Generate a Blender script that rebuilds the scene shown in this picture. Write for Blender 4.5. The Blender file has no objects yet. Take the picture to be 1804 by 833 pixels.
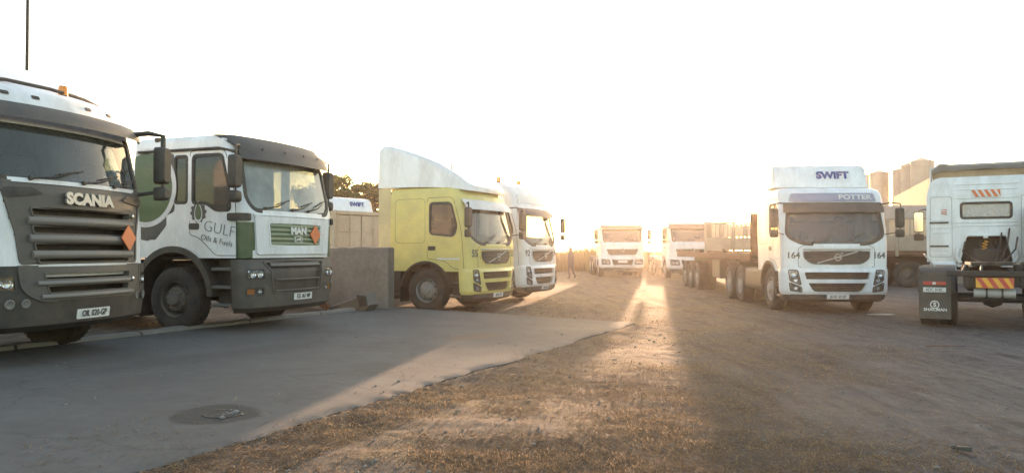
import bpy, math, random
import numpy as np
from mathutils import Vector, Matrix
random.seed(7)
rng = np.random.default_rng(7)
R = math.radians
sc = bpy.context.scene
C = sc.collection

# ------------------------------------------------------------------ camera
CAM_H = 1.45
cd = bpy.data.cameras.new('camera')
cd.sensor_width = 36.0
cd.lens = 27.2
cd.clip_start = 0.05
cd.clip_end = 3000
cam = bpy.data.objects.new('camera', cd)
C.objects.link(cam)
cam.location = (0, 0, CAM_H)
cam.rotation_euler = (R(90 + 1.03), 0, 0)
sc.camera = cam

# ------------------------------------------------------------------ sky, sun, exposure
SUN_EL, SUN_AZ = 5.0, 10.6          # degrees; azimuth measured from the view axis towards the right
w = bpy.data.worlds.new('World')
sc.world = w
w.use_nodes = True
nt = w.node_tree
bg = nt.nodes['Background']
sky = nt.nodes.new('ShaderNodeTexSky')
sky.sky_type = 'NISHITA'
sky.sun_disc = False
sky.sun_elevation = R(SUN_EL)
sky.sun_rotation = R(SUN_AZ)
sky.altitude = 800
sky.air_density = 1.0
sky.dust_density = 3.2
sky.ozone_density = 0.6
nt.links.new(sky.outputs[0], bg.inputs[0])
bg.inputs[1].default_value = 0.15
sl = bpy.data.lights.new('sun', 'SUN')
sl.energy = 2.6
sl.angle = R(0.6)
sl.color = (1.0, 0.62, 0.37)
sun = bpy.data.objects.new('sun', sl)
C.objects.link(sun)
sdir = Vector((math.sin(R(SUN_AZ)) * math.cos(R(SUN_EL)), math.cos(R(SUN_AZ)) * math.cos(R(SUN_EL)), math.sin(R(SUN_EL))))
sun.rotation_euler = sdir.to_track_quat('Z', 'Y').to_euler()
vs = sc.view_settings
vs.view_transform = 'Standard'
vs.look = 'None'
vs.gamma = 1.0
vs.use_curve_mapping = False
vs.exposure = 2.5
sc.cycles.use_denoising = True
sc.cycles.denoising_prefilter = 'NONE'
sc.cycles.max_bounces = 6
sc.cycles.volume_bounces = 1
sc.cycles.transparent_max_bounces = 12
sc.cycles.caustics_reflective = False
sc.cycles.caustics_refractive = False
HAZE_DENSITY, HAZE_G = 0.00045, 0.83

# ------------------------------------------------------------------ materials
MATS = {}
def mat(name, col, rough=0.5, metal=0.0, dirt=None, amt=0.0, scale=3.0, bump=0.0, bscale=40.0, coat=0.0, var=0.0, emit=None, sheen=False, stretch=(1, 1, 1)):
    """principled material; 'dirt' colour laid over it in noise-shaped patches, 'var' fine value variation, 'bump' fine relief"""
    if name in MATS:
        return MATS[name]
    m = bpy.data.materials.new(name)
    m.use_nodes = True
    t = m.node_tree
    b = t.nodes['Principled BSDF']
    b.inputs['Base Color'].default_value = (*col, 1)
    b.inputs['Roughness'].default_value = rough
    b.inputs['Metallic'].default_value = metal
    if coat:
        b.inputs['Coat Weight'].default_value = coat
        b.inputs['Coat Roughness'].default_value = 0.15
    if emit:
        b.inputs['Emission Color'].default_value = (*emit[0], 1)
        b.inputs['Emission Strength'].default_value = emit[1]
    tc = t.nodes.new('ShaderNodeTexCoord')
    mp = t.nodes.new('ShaderNodeMapping')
    mp.inputs['Scale'].default_value = stretch
    t.links.new(tc.outputs['Object'], mp.inputs[0])
    last = None
    if dirt is not None and amt > 0:
        n = t.nodes.new('ShaderNodeTexNoise')
        n.inputs['Scale'].default_value = scale
        n.inputs['Detail'].default_value = 8
        n.inputs['Roughness'].default_value = 0.65
        t.links.new(mp.outputs[0], n.inputs['Vector'])
        r = t.nodes.new('ShaderNodeMapRange')
        r.inputs['From Min'].default_value = 0.38
        r.inputs['From Max'].default_value = 0.72
        r.inputs['To Min'].default_value = amt * 0.15
        r.inputs['To Max'].default_value = amt
        t.links.new(n.outputs[0], r.inputs[0])
        mx = t.nodes.new('ShaderNodeMix')
        mx.data_type = 'RGBA'
        mx.inputs['A'].default_value = (*col, 1)
        mx.inputs['B'].default_value = (*dirt, 1)
        t.links.new(r.outputs[0], mx.inputs['Factor'])
        last = mx.outputs['Result']
        ra = t.nodes.new('ShaderNodeMapRange')
        ra.inputs['To Min'].default_value = rough
        ra.inputs['To Max'].default_value = min(1, rough + 0.5)
        t.links.new(r.outputs[0], ra.inputs[0])
        t.links.new(ra.outputs[0], b.inputs['Roughness'])
    if var > 0:
        n2 = t.nodes.new('ShaderNodeTexNoise')
        n2.inputs['Scale'].default_value = scale * 9
        n2.inputs['Detail'].default_value = 5
        t.links.new(mp.outputs[0], n2.inputs['Vector'])
        hs = t.nodes.new('ShaderNodeHueSaturation')
        if last:
            t.links.new(last, hs.inputs['Color'])
        else:
            hs.inputs['Color'].default_value = (*col, 1)
        rr = t.nodes.new('ShaderNodeMapRange')
        rr.inputs['From Min'].default_value = 0.25
        rr.inputs['From Max'].default_value = 0.75
        rr.inputs['To Min'].default_value = 1 - var
        rr.inputs['To Max'].default_value = 1 + var
        t.links.new(n2.outputs[0], rr.inputs[0])
        t.links.new(rr.outputs[0], hs.inputs['Value'])
        last = hs.outputs[0]
    if last:
        t.links.new(last, b.inputs['Base Color'])
    if bump > 0:
        n3 = t.nodes.new('ShaderNodeTexNoise')
        n3.inputs['Scale'].default_value = bscale
        n3.inputs['Detail'].default_value = 6
        t.links.new(mp.outputs[0], n3.inputs['Vector'])
        bp = t.nodes.new('ShaderNodeBump')
        bp.inputs['Strength'].default_value = min(1.0, bump)
        bp.inputs['Distance'].default_value = 0.02
        t.links.new(n3.outputs[0], bp.inputs['Height'])
        t.links.new(bp.outputs[0], b.inputs['Normal'])
    MATS[name] = m
    return m

def glass_mat(name, tint, dust, dustcol=(0.32, 0.34, 0.32)):
    """dusty window glass: fresnel gloss over tinted see-through, with a thin film of dust"""
    m = bpy.data.materials.new(name)
    m.use_nodes = True
    t = m.node_tree
    for n in list(t.nodes):
        t.nodes.remove(n)
    out = t.nodes.new('ShaderNodeOutputMaterial')
    tr = t.nodes.new('ShaderNodeBsdfTransparent')
    tr.inputs[0].default_value = (*tint, 1)
    gl = t.nodes.new('ShaderNodeBsdfGlossy')
    gl.inputs['Roughness'].default_value = 0.04
    df = t.nodes.new('ShaderNodeBsdfDiffuse')
    df.inputs[0].default_value = (*dustcol, 1)
    fr = t.nodes.new('ShaderNodeFresnel')
    fr.inputs[0].default_value = 1.55
    tc = t.nodes.new('ShaderNodeTexCoord')
    nz = t.nodes.new('ShaderNodeTexNoise')
    nz.inputs['Scale'].default_value = 2.2
    nz.inputs['Detail'].default_value = 7
    t.links.new(tc.outputs['Object'], nz.inputs['Vector'])
    mr = t.nodes.new('ShaderNodeMapRange')
    mr.inputs['From Min'].default_value = 0.3
    mr.inputs['From Max'].default_value = 0.75
    mr.inputs['To Min'].default_value = dust * 0.6
    mr.inputs['To Max'].default_value = dust * 1.4
    t.links.new(nz.outputs[0], mr.inputs[0])
    m1 = t.nodes.new('ShaderNodeMixShader')
    t.links.new(mr.outputs[0], m1.inputs[0])
    t.links.new(tr.outputs[0], m1.inputs[1])
    t.links.new(df.outputs[0], m1.inputs[2])
    m2 = t.nodes.new('ShaderNodeMixShader')
    t.links.new(fr.outputs[0], m2.inputs[0])
    t.links.new(m1.outputs[0], m2.inputs[1])
    t.links.new(gl.outputs[0], m2.inputs[2])
    t.links.new(m2.outputs[0], out.inputs[0])
    MATS[name] = m
    return m

DUST = (0.27, 0.22, 0.16)
M_WHITE = mat('white_paint', (0.80, 0.82, 0.84), 0.35, dirt=DUST, amt=0.4, scale=3.0, coat=0.25, var=0.05, stretch=(1, 1, .35))
M_WHITE2 = mat('white_paint_dull', (0.70, 0.71, 0.72), 0.5, dirt=DUST, amt=0.4, scale=2.4, var=0.05)
M_YELLOW = mat('lime_yellow_paint', (0.66, 0.56, 0.17), 0.4, dirt=DUST, amt=0.4, scale=2.6, coat=0.2, var=0.04)
M_CREAM = mat('cream_paint', (0.62, 0.52, 0.28), 0.5, dirt=DUST, amt=0.4, scale=2.0, var=0.04)
M_GREEN = mat('dark_green_paint', (0.035, 0.085, 0.03), 0.4, dirt=DUST, amt=0.3, scale=2.0, coat=0.2, var=0.08)
M_SAGE = mat('sage_green_paint', (0.22, 0.28, 0.17), 0.45, dirt=DUST, amt=0.35, scale=2.4, var=0.06)
M_GREY = mat('grey_plastic', (0.046, 0.044, 0.041), 0.5, dirt=DUST, amt=0.28, scale=2.6, var=0.06)
M_GREYL = mat('light_grey_plastic', (0.09, 0.087, 0.083), 0.45, dirt=DUST, amt=0.3, scale=2.6, var=0.06)
M_SCG = mat('mid_grey_plastic', (0.066, 0.062, 0.058), 0.5, dirt=DUST, amt=0.26, scale=2.6, var=0.06)
M_SCL = mat('pale_grey_plastic', (0.155, 0.15, 0.142), 0.45, dirt=DUST, amt=0.3, scale=2.6, var=0.06)
M_DARK = mat('dark_plastic', (0.022, 0.021, 0.02), 0.55, dirt=DUST, amt=0.25, scale=2.6, var=0.08)
M_BLACK = mat('black_rubber', (0.018, 0.018, 0.018), 0.6, dirt=DUST, amt=0.25, scale=4.0)
M_TYRE = mat('tyre_rubber', (0.02, 0.019, 0.018), 0.8, dirt=(0.13, 0.10, 0.07), amt=0.4, scale=5.0, var=0.15, bump=0.3, bscale=60)
M_CHASSIS = mat('chassis_paint', (0.022, 0.02, 0.018), 0.7, dirt=(0.12, 0.095, 0.07), amt=0.4, scale=4.0, var=0.1)
M_RIM = mat('steel_rim', (0.38, 0.38, 0.37), 0.45, 0.6, dirt=DUST, amt=0.6, scale=6.0)
M_RIMD = mat('dark_rim', (0.09, 0.085, 0.08), 0.6, 0.2, dirt=DUST, amt=0.5, scale=6.0)
M_CHROME = mat('chrome', (0.62, 0.62, 0.62), 0.22, 1.0, dirt=DUST, amt=0.25, scale=5.0)
M_SILVER = mat('silver_letter', (0.42, 0.42, 0.40), 0.4, 0.5, dirt=DUST, amt=0.2)
M_LAMP = mat('lamp_reflector', (0.75, 0.76, 0.78), 0.12, 0.9)
M_ORANGE = mat('orange_plate', (0.75, 0.17, 0.045), 0.45, dirt=DUST, amt=0.25, scale=6)
M_BEACON = mat('amber_lens', (0.85, 0.27, 0.02), 0.2, coat=0.5)
M_RED = mat('red_reflector', (0.55, 0.045, 0.03), 0.35, dirt=DUST, amt=0.3, scale=6)
M_REDW = mat('amber_reflector', (0.80, 0.38, 0.03), 0.4, dirt=DUST, amt=0.2, scale=6)
M_PLATE = mat('plate_white', (0.72, 0.72, 0.70), 0.4, dirt=DUST, amt=0.25, scale=12)
M_INK = mat('ink_black', (0.02, 0.02, 0.022), 0.5)
M_INKG = mat('ink_grey', (0.07, 0.075, 0.08), 0.5)
M_BLUE = mat('blue_print', (0.03, 0.07, 0.25), 0.5)
M_GRAPH = mat('graphite_film', (0.05, 0.05, 0.055), 0.45, dirt=DUST, amt=0.3, scale=2.0)
M_SIGN = mat('sign_violet_film', (0.22, 0.235, 0.36), 0.4, dirt=(0.42, 0.42, 0.44), amt=0.6, scale=1.2, stretch=(1, 1, 3))
M_SEAT = mat('seat_cloth', (0.06, 0.06, 0.065), 0.9, var=0.2, scale=6)
M_CURT = mat('curtain_cloth', (0.75, 0.75, 0.77), 0.9, dirt=(0.5, 0.5, 0.53), amt=0.6, scale=9, stretch=(1, 6, 0.4))
M_LINE = mat('panel_gap', (0.03, 0.03, 0.03), 0.8)
M_CONC = mat('wall_concrete', (0.23, 0.215, 0.195), 0.9, dirt=(0.13, 0.115, 0.097), amt=0.6, scale=1.3, var=0.12, bump=0.5, bscale=30)
M_RUSTC = mat('tan_container_paint', (0.58, 0.46, 0.33), 0.6, dirt=(0.26, 0.13, 0.06), amt=0.38, scale=1.9, var=0.07, stretch=(1, 1, 0.35))
M_RUST = mat('rust', (0.16, 0.075, 0.035), 0.85, dirt=(0.07, 0.04, 0.025), amt=0.8, scale=6, var=0.2, bump=0.4)
M_STEEL = mat('galvanised_steel', (0.42, 0.41, 0.39), 0.55, 0.2, dirt=(0.30, 0.27, 0.22), amt=0.5, scale=0.7, var=0.05)
M_SHEET = mat('painted_sheeting', (0.3, 0.27, 0.23), 0.9, dirt=(0.22, 0.18, 0.14), amt=0.4, scale=0.6, var=0.05)
for m_ in (M_SHEET, M_STEEL):
    m_.node_tree.nodes['Principled BSDF'].inputs['Specular IOR Level'].default_value = 0.05
M_SIDE = mat('cream_dropside', (0.33, 0.28, 0.22), 0.55, dirt=(0.18, 0.12, 0.08), amt=0.5, scale=1.4, var=0.06)
M_SKIN = mat('skin', (0.12, 0.06, 0.035), 0.6)
M_COAT = mat('dark_jacket', (0.045, 0.04, 0.045), 0.9, var=0.15)
M_TROU = mat('dark_trousers', (0.035, 0.035, 0.045), 0.9, var=0.15)
M_BARK = mat('bark', (0.10, 0.07, 0.045), 0.9, var=0.25, scale=4, bump=0.6, bscale=12)
M_IRON = mat('cast_iron', (0.035, 0.033, 0.03), 0.6, 0.5, dirt=(0.12, 0.09, 0.06), amt=0.5, scale=8, bump=0.3)
G_WIND = glass_mat('windscreen_glass', (0.55, 0.60, 0.56), 0.17)
G_SIDE = glass_mat('side_glass', (0.35, 0.36, 0.34), 0.10)
G_BACK = glass_mat('rear_glass', (0.92, 0.92, 0.92), 0.4, (.5, .5, .52))
G_PALE = glass_mat('pale_windscreen_glass', (0.55, 0.60, 0.56), 0.62, (.36, .39, .36))
G_LENS = glass_mat('lamp_lens', (0.9, 0.92, 0.95), 0.08)

# ------------------------------------------------------------------ mesh helpers
class MB:
    """collects shapes, builds ONE mesh object"""
    def __init__(self):
        self.v, self.f, self.m = [], [], []
    def add(self, vs_, fs_, mi=0):
        o = len(self.v)
        self.v.extend([tuple(map(float, p)) for p in vs_])
        self.f.extend([tuple(i + o for i in f) for f in fs_])
        self.m.extend([mi] * len(fs_))
        return self
    def box(self, x0, x1, y0, y1, z0, z1, c=0.012, M=None, mi=0):
        x0, x1 = min(x0, x1), max(x0, x1); y0, y1 = min(y0, y1), max(y0, y1); z0, z1 = min(z0, z1), max(z0, z1)
        c = min(c, (x1 - x0) * .45, (y1 - y0) * .45, (z1 - z0) * .45)
        vv = []
        idx = {}
        for ix, X in enumerate((x0, x1)):
            for iy, Y in enumerate((y0, y1)):
                for iz, Z in enumerate((z0, z1)):
                    sx, sy, sz = (1, -1)[ix], (1, -1)[iy], (1, -1)[iz]
                    for ax in range(3):
                        p = [X + sx * c, Y + sy * c, Z + sz * c]
                        p[ax] = (X, Y, Z)[ax]
                        idx[(ix, iy, iz, ax)] = len(vv)
                        vv.append(p)
        ff = []
        g = lambda a, b, d, ax: idx[(a, b, d, ax)]
        for k in (0, 1):
            ff.append([g(k, 0, 0, 0), g(k, 1, 0, 0), g(k, 1, 1, 0), g(k, 0, 1, 0)][::1 if k else -1])
            ff.append([g(0, k, 0, 1), g(1, k, 0, 1), g(1, k, 1, 1), g(0, k, 1, 1)][::-1 if k else 1])
            ff.append([g(0, 0, k, 2), g(1, 0, k, 2), g(1, 1, k, 2), g(0, 1, k, 2)][::1 if k else -1])
        for a in (0, 1):
            for b in (0, 1):
                ff.append([g(a, b, 0, 0), g(a, b, 1, 0), g(a, b, 1, 1), g(a, b, 0, 1)])
                ff.append([g(a, 0, b, 0), g(a, 1, b, 0), g(a, 1, b, 2), g(a, 0, b, 2)])
                ff.append([g(0, a, b, 1), g(1, a, b, 1), g(1, a, b, 2), g(0, a, b, 2)])
                for d in (0, 1):
                    ff.append([g(a, b, d, 0), g(a, b, d, 1), g(a, b, d, 2)])
        if M is not None:
            vv = [M @ Vector(p) for p in vv]
        return self.add(vv, ff, mi)
    def tube(self, path, r, n=8, cap=True, mi=0, squash=None):
        path = [Vector(p) for p in path]
        rs = r if isinstance(r, (list, tuple)) else [r] * len(path)
        vv, ff = [], []
        up = Vector((0, 0, 1))
        prev = None
        for i, p in enumerate(path):
            d = (path[min(i + 1, len(path) - 1)] - path[max(i - 1, 0)]).normalized()
            if prev is None:
                a = d.cross(up)
                if a.length < 1e-3:
                    a = d.cross(Vector((1, 0, 0)))
            else:
                a = prev - d * prev.dot(d)
            a.normalize()
            prev = a
            b = d.cross(a)
            for k in range(n):
                an = 2 * math.pi * k / n
                vv.append(p + (a * math.cos(an) + b * math.sin(an)) * rs[i])
        for i in range(len(path) - 1):
            for k in range(n):
                k2 = (k + 1) % n
                ff.append((i * n + k, i * n + k2, (i + 1) * n + k2, (i + 1) * n + k))
        if cap:
            ff.append(tuple(range(n))[::-1])
            ff.append(tuple(range((len(path) - 1) * n, len(path) * n)))
        return self.add(vv, ff, mi)
    def lathe(self, prof, n=24, M=None, closed=False, a0=0.0, a1=2 * math.pi, mi=0):
        """profile [(radius, height)] turned about local z"""
        full = abs(a1 - a0 - 2 * math.pi) < 1e-6
        m = n if full else n + 1
        vv, ff = [], []
        for k in range(m):
            a = a0 + (a1 - a0) * k / n
            for r_, h in prof:
                vv.append(Vector((r_ * math.cos(a), r_ * math.sin(a), h)))
        L = len(prof)
        for k in range(n):
            k2 = (k + 1) % m
            for j in range(L - 1 if not closed else L):
                j2 = (j + 1) % L
                ff.append((k * L + j, k2 * L + j, k2 * L + j2, k * L + j2))
        if M is not None:
            vv = [M @ p for p in vv]
        return self.add(vv, ff, mi)
    def prism(self, poly, ax, a, b, mi=0, M=None):
        """2-D polygon extruded along axis ax (0,1,2) from a to b"""
        def p3(p, h):
            q = [0, 0, 0]
            o = [i for i in range(3) if i != ax]
            q[o[0]], q[o[1]], q[ax] = p[0], p[1], h
            return Vector(q)
        n = len(poly)
        vv = [p3(p, a) for p in poly] + [p3(p, b) for p in poly]
        ff = [tuple(range(n))[::-1], tuple(range(n, 2 * n))] + [(i, (i + 1) % n, n + (i + 1) % n, n + i) for i in range(n)]
        if M is not None:
            vv = [M @ p for p in vv]
        return self.add(vv, ff, mi)
    def loft(self, rings, cap=True, mi=0):
        n = len(rings[0])
        vv = [p for r_ in rings for p in r_]
        ff = []
        for i in range(len(rings) - 1):
            for k in range(n):
                k2 = (k + 1) % n
                ff.append((i * n + k, i * n + k2, (i + 1) * n + k2, (i + 1) * n + k))
        if cap:
            ff.append(tuple(range(n))[::-1])
            ff.append(tuple(range((len(rings) - 1) * n, len(rings) * n)))
        return self.add(vv, ff, mi)
    def mesh(self, name, mats, ang=35, fix=True):
        me = bpy.data.meshes.new(name)
        me.from_pydata(self.v, [], self.f)
        for m_ in (mats if isinstance(mats, (list, tuple)) else [mats]):
            me.materials.append(m_)
        if any(self.m):
            me.polygons.foreach_set('material_index', self.m)
        if fix:
            import bmesh
            bm = bmesh.new()
            bm.from_mesh(me)
            bmesh.ops.remove_doubles(bm, verts=bm.verts, dist=0.0002)
            bmesh.ops.recalc_face_normals(bm, faces=bm.faces)
            bm.to_mesh(me)
            bm.free()
        me.polygons.foreach_set('use_smooth', [True] * len(me.polygons))
        me.set_sharp_from_angle(angle=R(ang))
        me.update()
        return me
    def build(self, name, mats, parent=None, ang=35, fix=True, loc=None):
        return link(name, self.mesh(name, mats, ang, fix), parent, loc)

def link(name, me, parent=None, loc=None, rot=None):
    o = bpy.data.objects.new(name, me)
    C.objects.link(o)
    o.parent = parent
    if loc is not None:
        o.location = loc
    if rot is not None:
        o.rotation_euler = rot
    return o

def tag(o, label, cat, group=None, kind=None):
    o['label'] = label
    if cat:
        o['category'] = cat
    if group:
        o['group'] = group
    if kind:
        o['kind'] = kind
    return o

def thing(name, label, cat, loc, rz=0.0, group=None):
    o = bpy.data.objects.new(name, None)
    C.objects.link(o)
    o.empty_display_size = 0.3
    o.location = loc
    o.rotation_euler = (0, 0, rz)
    return tag(o, label, cat, group)

def struct(o):
    o['kind'] = 'structure'
    return o

CACHE = {}
def cached(key, fn):
    if key not in CACHE:
        CACHE[key] = fn()
    return CACHE[key]

def basis(right, up, org):
    r_, u_ = Vector(right).normalized(), Vector(up)
    n_ = r_.cross(u_).normalized()
    u_ = n_.cross(r_)
    m = Matrix((r_, u_, n_)).transposed().to_4x4()
    m.translation = Vector(org)
    return m

def text(name, s, size, material, parent, M, ext=0.003, bold=0.0, align='CENTER', sx=1.0, shear=0.0):
    cu = bpy.data.curves.new(name, 'FONT')
    cu.body = s
    cu.size = size
    cu.extrude = ext
    cu.offset = bold
    cu.align_x = align
    cu.align_y = 'CENTER'
    cu.shear = shear
    cu.resolution_u = 3
    o = bpy.data.objects.new('tmp_text', cu)
    C.objects.link(o)
    dg = bpy.context.evaluated_depsgraph_get()
    me = bpy.data.meshes.new_from_object(o.evaluated_get(dg))
    bpy.data.objects.remove(o)
    bpy.data.curves.remove(cu)
    me.materials.clear()
    me.materials.append(material)
    me.name = name
    me.transform(M @ Matrix.Diagonal((sx, 1, 1, 1)))
    return link(name, me, parent)

def rpoly(pts, r=0.05, n=4):
    """polygon with rounded corners; r may be a list"""
    out = []
    N = len(pts)
    for i in range(N):
        p = Vector(pts[i]); a = Vector(pts[i - 1]); b = Vector(pts[(i + 1) % N])
        rr = r[i] if isinstance(r, (list, tuple)) else r
        d1, d2 = (a - p), (b - p)
        L = min(rr, d1.length * .48, d2.length * .48)
        if L < 1e-4:
            out.append(tuple(p)); continue
        s, e = p + d1.normalized() * L, p + d2.normalized() * L
        for k in range(n + 1):
            t_ = k / n
            q = s * (1 - t_) ** 2 + p * (2 * t_ * (1 - t_)) + e * t_ ** 2
            out.append((q.x, q.y))
    return out

def rect(u0, u1, z0, z1, r=0.03):
    return rpoly([(u0, z0), (u1, z0), (u1, z1), (u0, z1)], r)

def disc(cu, cz, ru, rz=None, n=28, a0=0, a1=2 * math.pi):
    rz = rz or ru
    return [(cu + ru * math.cos(a0 + (a1 - a0) * k / n), cz + rz * math.sin(a0 + (a1 - a0) * k / n)) for k in range(n + (0 if a1 - a0 > 6.2 else 1))]

def inside(poly, x, y):
    c = False
    n = len(poly)
    j = n - 1
    for i in range(n):
        xi, yi = poly[i]; xj, yj = poly[j]
        if (yi > y) != (yj > y) and x < (xj - xi) * (y - yi) / (yj - yi) + xi:
            c = not c
        j = i
    return c

def grow(poly, d):
    n = len(poly)
    ar = sum(poly[i][0] * poly[(i + 1) % n][1] - poly[(i + 1) % n][0] * poly[i][1] for i in range(n))
    sg = 1 if ar > 0 else -1
    out = []
    for i in range(n):
        a = Vector(poly[i - 1]); b = Vector(poly[(i + 1) % n]); p = Vector(poly[i])
        t_ = (b - a)
        if t_.length < 1e-7:
            out.append(tuple(p)); continue
        t_.normalize()
        out.append((p.x + sg * t_.y * d, p.y - sg * t_.x * d))
    return out

def lims(poly, z):
    xs = []
    n = len(poly)
    for i in range(n):
        (x0, z0), (x1, z1) = poly[i], poly[(i + 1) % n]
        if abs(z1 - z0) < 1e-9:
            if abs(z - z0) < 1e-6:
                xs += [x0, x1]
        elif min(z0, z1) - 1e-9 <= z <= max(z0, z1) + 1e-9:
            xs.append(x0 + (x1 - x0) * (z - z0) / (z1 - z0))
    if not xs:
        q = min(poly, key=lambda p: abs(p[1] - z))
        xs = [q[0]]
    return min(xs), max(xs)

def plate(chart, poly, off=0.004, depth=0.01, n=10, dz=0.15, mb=None, mi=0, dome=0.0):
    """a plate lying on a surface: outline poly in the chart's (u, z), outer face at off, edges going back by depth"""
    mb = mb or MB()
    zs = sorted(set(round(p[1], 5) for p in poly))
    zz = [zs[0]]
    for a in zs[1:]:
        if a - zz[-1] < 1e-4:
            continue
        k = max(1, int((a - zz[-1]) / dz))
        b = zz[-1]
        zz += [b + (a - b) * (i + 1) / k for i in range(k)]
    vv, ff = [], []
    zc, zh = (zz[0] + zz[-1]) / 2, max(1e-3, (zz[-1] - zz[0]) / 2)
    for z in zz:
        lo, hi = lims(poly, z)
        for k in range(n + 1):
            s = 2 * k / n - 1
            dm = dome * max(0, 1 - s * s) * max(0, 1 - ((z - zc) / zh) ** 2)
            vv.append(chart(lo + (hi - lo) * k / n, z, off + dm))
    W = n + 1
    nr = len(zz)
    for i in range(nr - 1):
        for k in range(n):
            ff.append((i * W + k, i * W + k + 1, (i + 1) * W + k + 1, (i + 1) * W + k))
    if depth > 0:
        loop = [(0, k) for k in range(W)] + [(i, n) for i in range(1, nr)] + [(nr - 1, k) for k in range(n - 1, -1, -1)] + [(i, 0) for i in range(nr - 2, 0, -1)]
        base = len(vv)
        for (i, k) in loop:
            lo, hi = lims(poly, zz[i])
            vv.append(chart(lo + (hi - lo) * k / n, zz[i], off - depth))
        L = len(loop)
        for q in range(L):
            q2 = (q + 1) % L
            a, b = loop[q], loop[q2]
            ff.append((a[0] * W + a[1], b[0] * W + b[1], base + q2, base + q))
    return mb.add(vv, ff, mi)

def ring(chart, poly, wo=0.03, wi=0.03, off=0.008, deep=0.012, mb=None, mi=0):
    """a frame strip following an outline on a surface"""
    mb = mb or MB()
    loops = [(grow(poly, wo), -deep), (grow(poly, wo * .8), off), (grow(poly, -wi * .6), off), (grow(poly, -wi), -deep)]
    vv, ff = [], []
    n = len(poly)
    for lp, o in loops:
        vv += [chart(u, z, o) for u, z in lp]
    for i in range(3):
        for k in range(n):
            k2 = (k + 1) % n
            ff.append((i * n + k, i * n + k2, (i + 1) * n + k2, (i + 1) * n + k))
    return mb.add(vv, ff, mi)

def bar(chart, u0, u1, z, h=0.03, off=0.0, out=0.03, n=10, mb=None, z1=None, mi=0):
    """a slat with a rounded section following the surface from u0 to u1"""
    mb = mb or MB()
    z1 = z if z1 is None else z1
    sec = [(-h / 2, 0), (-h / 2, out * .5), (-h * .25, out * .92), (0, out), (h * .25, out * .92), (h / 2, out * .5), (h / 2, 0)]
    rings = []
    for k in range(n + 1):
        t_ = k / n
        rings.append([chart(u0 + (u1 - u0) * t_, z + (z1 - z) * t_ + a, off + o) for a, o in sec])
    return mb.loft(rings, mi=mi)

def mask_grid(chart, poly, holes, off, nu=90, dz=.02):
    mb = MB()
    zs = np.arange(min(p[1] for p in poly), max(p[1] for p in poly) + dz, dz)
    us = np.linspace(min(p[0] for p in poly), max(p[0] for p in poly), nu)
    for i in range(len(zs) - 1):
        for j in range(nu - 1):
            u, z = (us[j] + us[j + 1]) / 2, (zs[i] + zs[i + 1]) / 2
            if not inside(poly, u, z) or any(inside(h, u, z) for h in holes):
                continue
            mb.add([chart(us[j], zs[i], off), chart(us[j + 1], zs[i], off), chart(us[j + 1], zs[i + 1], off), chart(us[j], zs[i + 1], off)], [(0, 1, 2, 3)])
    return mb

class Cab:
    """a lorry cab body: at every height a rounded plan outline. keys: (z, front x, half width, corner radius, front bulge, rear x)"""
    def __init__(self, keys):
        self.k = np.array(keys, float)
    def par(self, z):
        return [float(np.interp(z, self.k[:, 0], self.k[:, i])) for i in range(1, 6)]
    def F(self, y, z, off=0.0):
        xf, hw, r, b, xr = self.par(z)
        w_ = hw - r
        a = abs(y)
        if a <= w_:
            x = xf - b * (y / w_) ** 2
            n = Vector((1, 2 * b * y / w_ ** 2, 0)).normalized()
        else:
            d = min(a - w_, r * .999)
            cx = xf - b - r
            h = math.sqrt(max(r * r - d * d, 0))
            x = cx + h
            n = Vector((h / r, math.copysign(d / r, y), 0))
        return Vector((x, y, z)) + n * off
    def S(self, side):
        def f(x, z, off=0.0):
            xf, hw, r, b, xr = self.par(z)
            cx = xf - b - r
            if x <= cx:
                y = hw
            else:
                d = min(x - cx, r * .98)
                y = hw - r + math.sqrt(max(r * r - d * d, 0))
            return Vector((x, side * (y + off), z))
        return f
    def B(self, y, z, off=0.0):
        return Vector((self.par(z)[4] - off, y, z))
    def ringpts(self, z, cnt):
        xf, hw, r, b, xr = self.par(z)
        ns, na, nf, nb = cnt
        P, K = [], []
        xs = xf - b - r
        for k in range(ns):
            P.append((xr + (xs - xr) * k / ns, hw)); K.append('L')
        for k in range(na):
            a = math.pi / 2 * (1 - k / na)
            P.append((xs + r * math.cos(a), hw - r + r * math.sin(a))); K.append('F')
        for k in range(nf):
            y = (hw - r) * (1 - 2 * k / nf)
            P.append((xf - b * (y / (hw - r)) ** 2, y)); K.append('F')
        for k in range(na):
            a = -math.pi / 2 * (k / na)
            P.append((xs + r * math.cos(a), -(hw - r) + r * math.sin(a))); K.append('F')
        for k in range(ns):
            P.append((xs + (xr - xs) * k / ns, -hw)); K.append('R')
        for k in range(nb):
            P.append((xr, -hw + 2 * hw * k / nb)); K.append('B')
        return P, K
    def shell(self, classify, zs, cnt=(46, 6, 44, 10), cap='cab', back=True):
        out = {}
        rows = [self.ringpts(z, cnt) for z in zs]
        n = len(rows[0][0])
        for i in range(len(zs) - 1):
            A, K = rows[i]
            Bq, _ = rows[i + 1]
            for k in range(n):
                k2 = (k + 1) % n
                if K[k] == 'B' and not back:
                    continue
                q = [(*A[k], zs[i]), (*A[k2], zs[i]), (*Bq[k2], zs[i + 1]), (*Bq[k], zs[i + 1])]
                c = [sum(p[j] for p in q) / 4 for j in range(3)]
                nm = classify(c, K[k])
                if nm is None:
                    continue
                out.setdefault(nm, MB()).add(q, [(0, 1, 2, 3)])
        if cap:
            A, K = rows[-1]
            cx = sum(p[0] for p in A) / n
            q = [(*p, zs[-1]) for p in A] + [(cx, 0, zs[-1] + 0.01)]
            out.setdefault(cap, MB()).add(q, [(k, (k + 1) % n, n) for k in range(n)])
        return out

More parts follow.
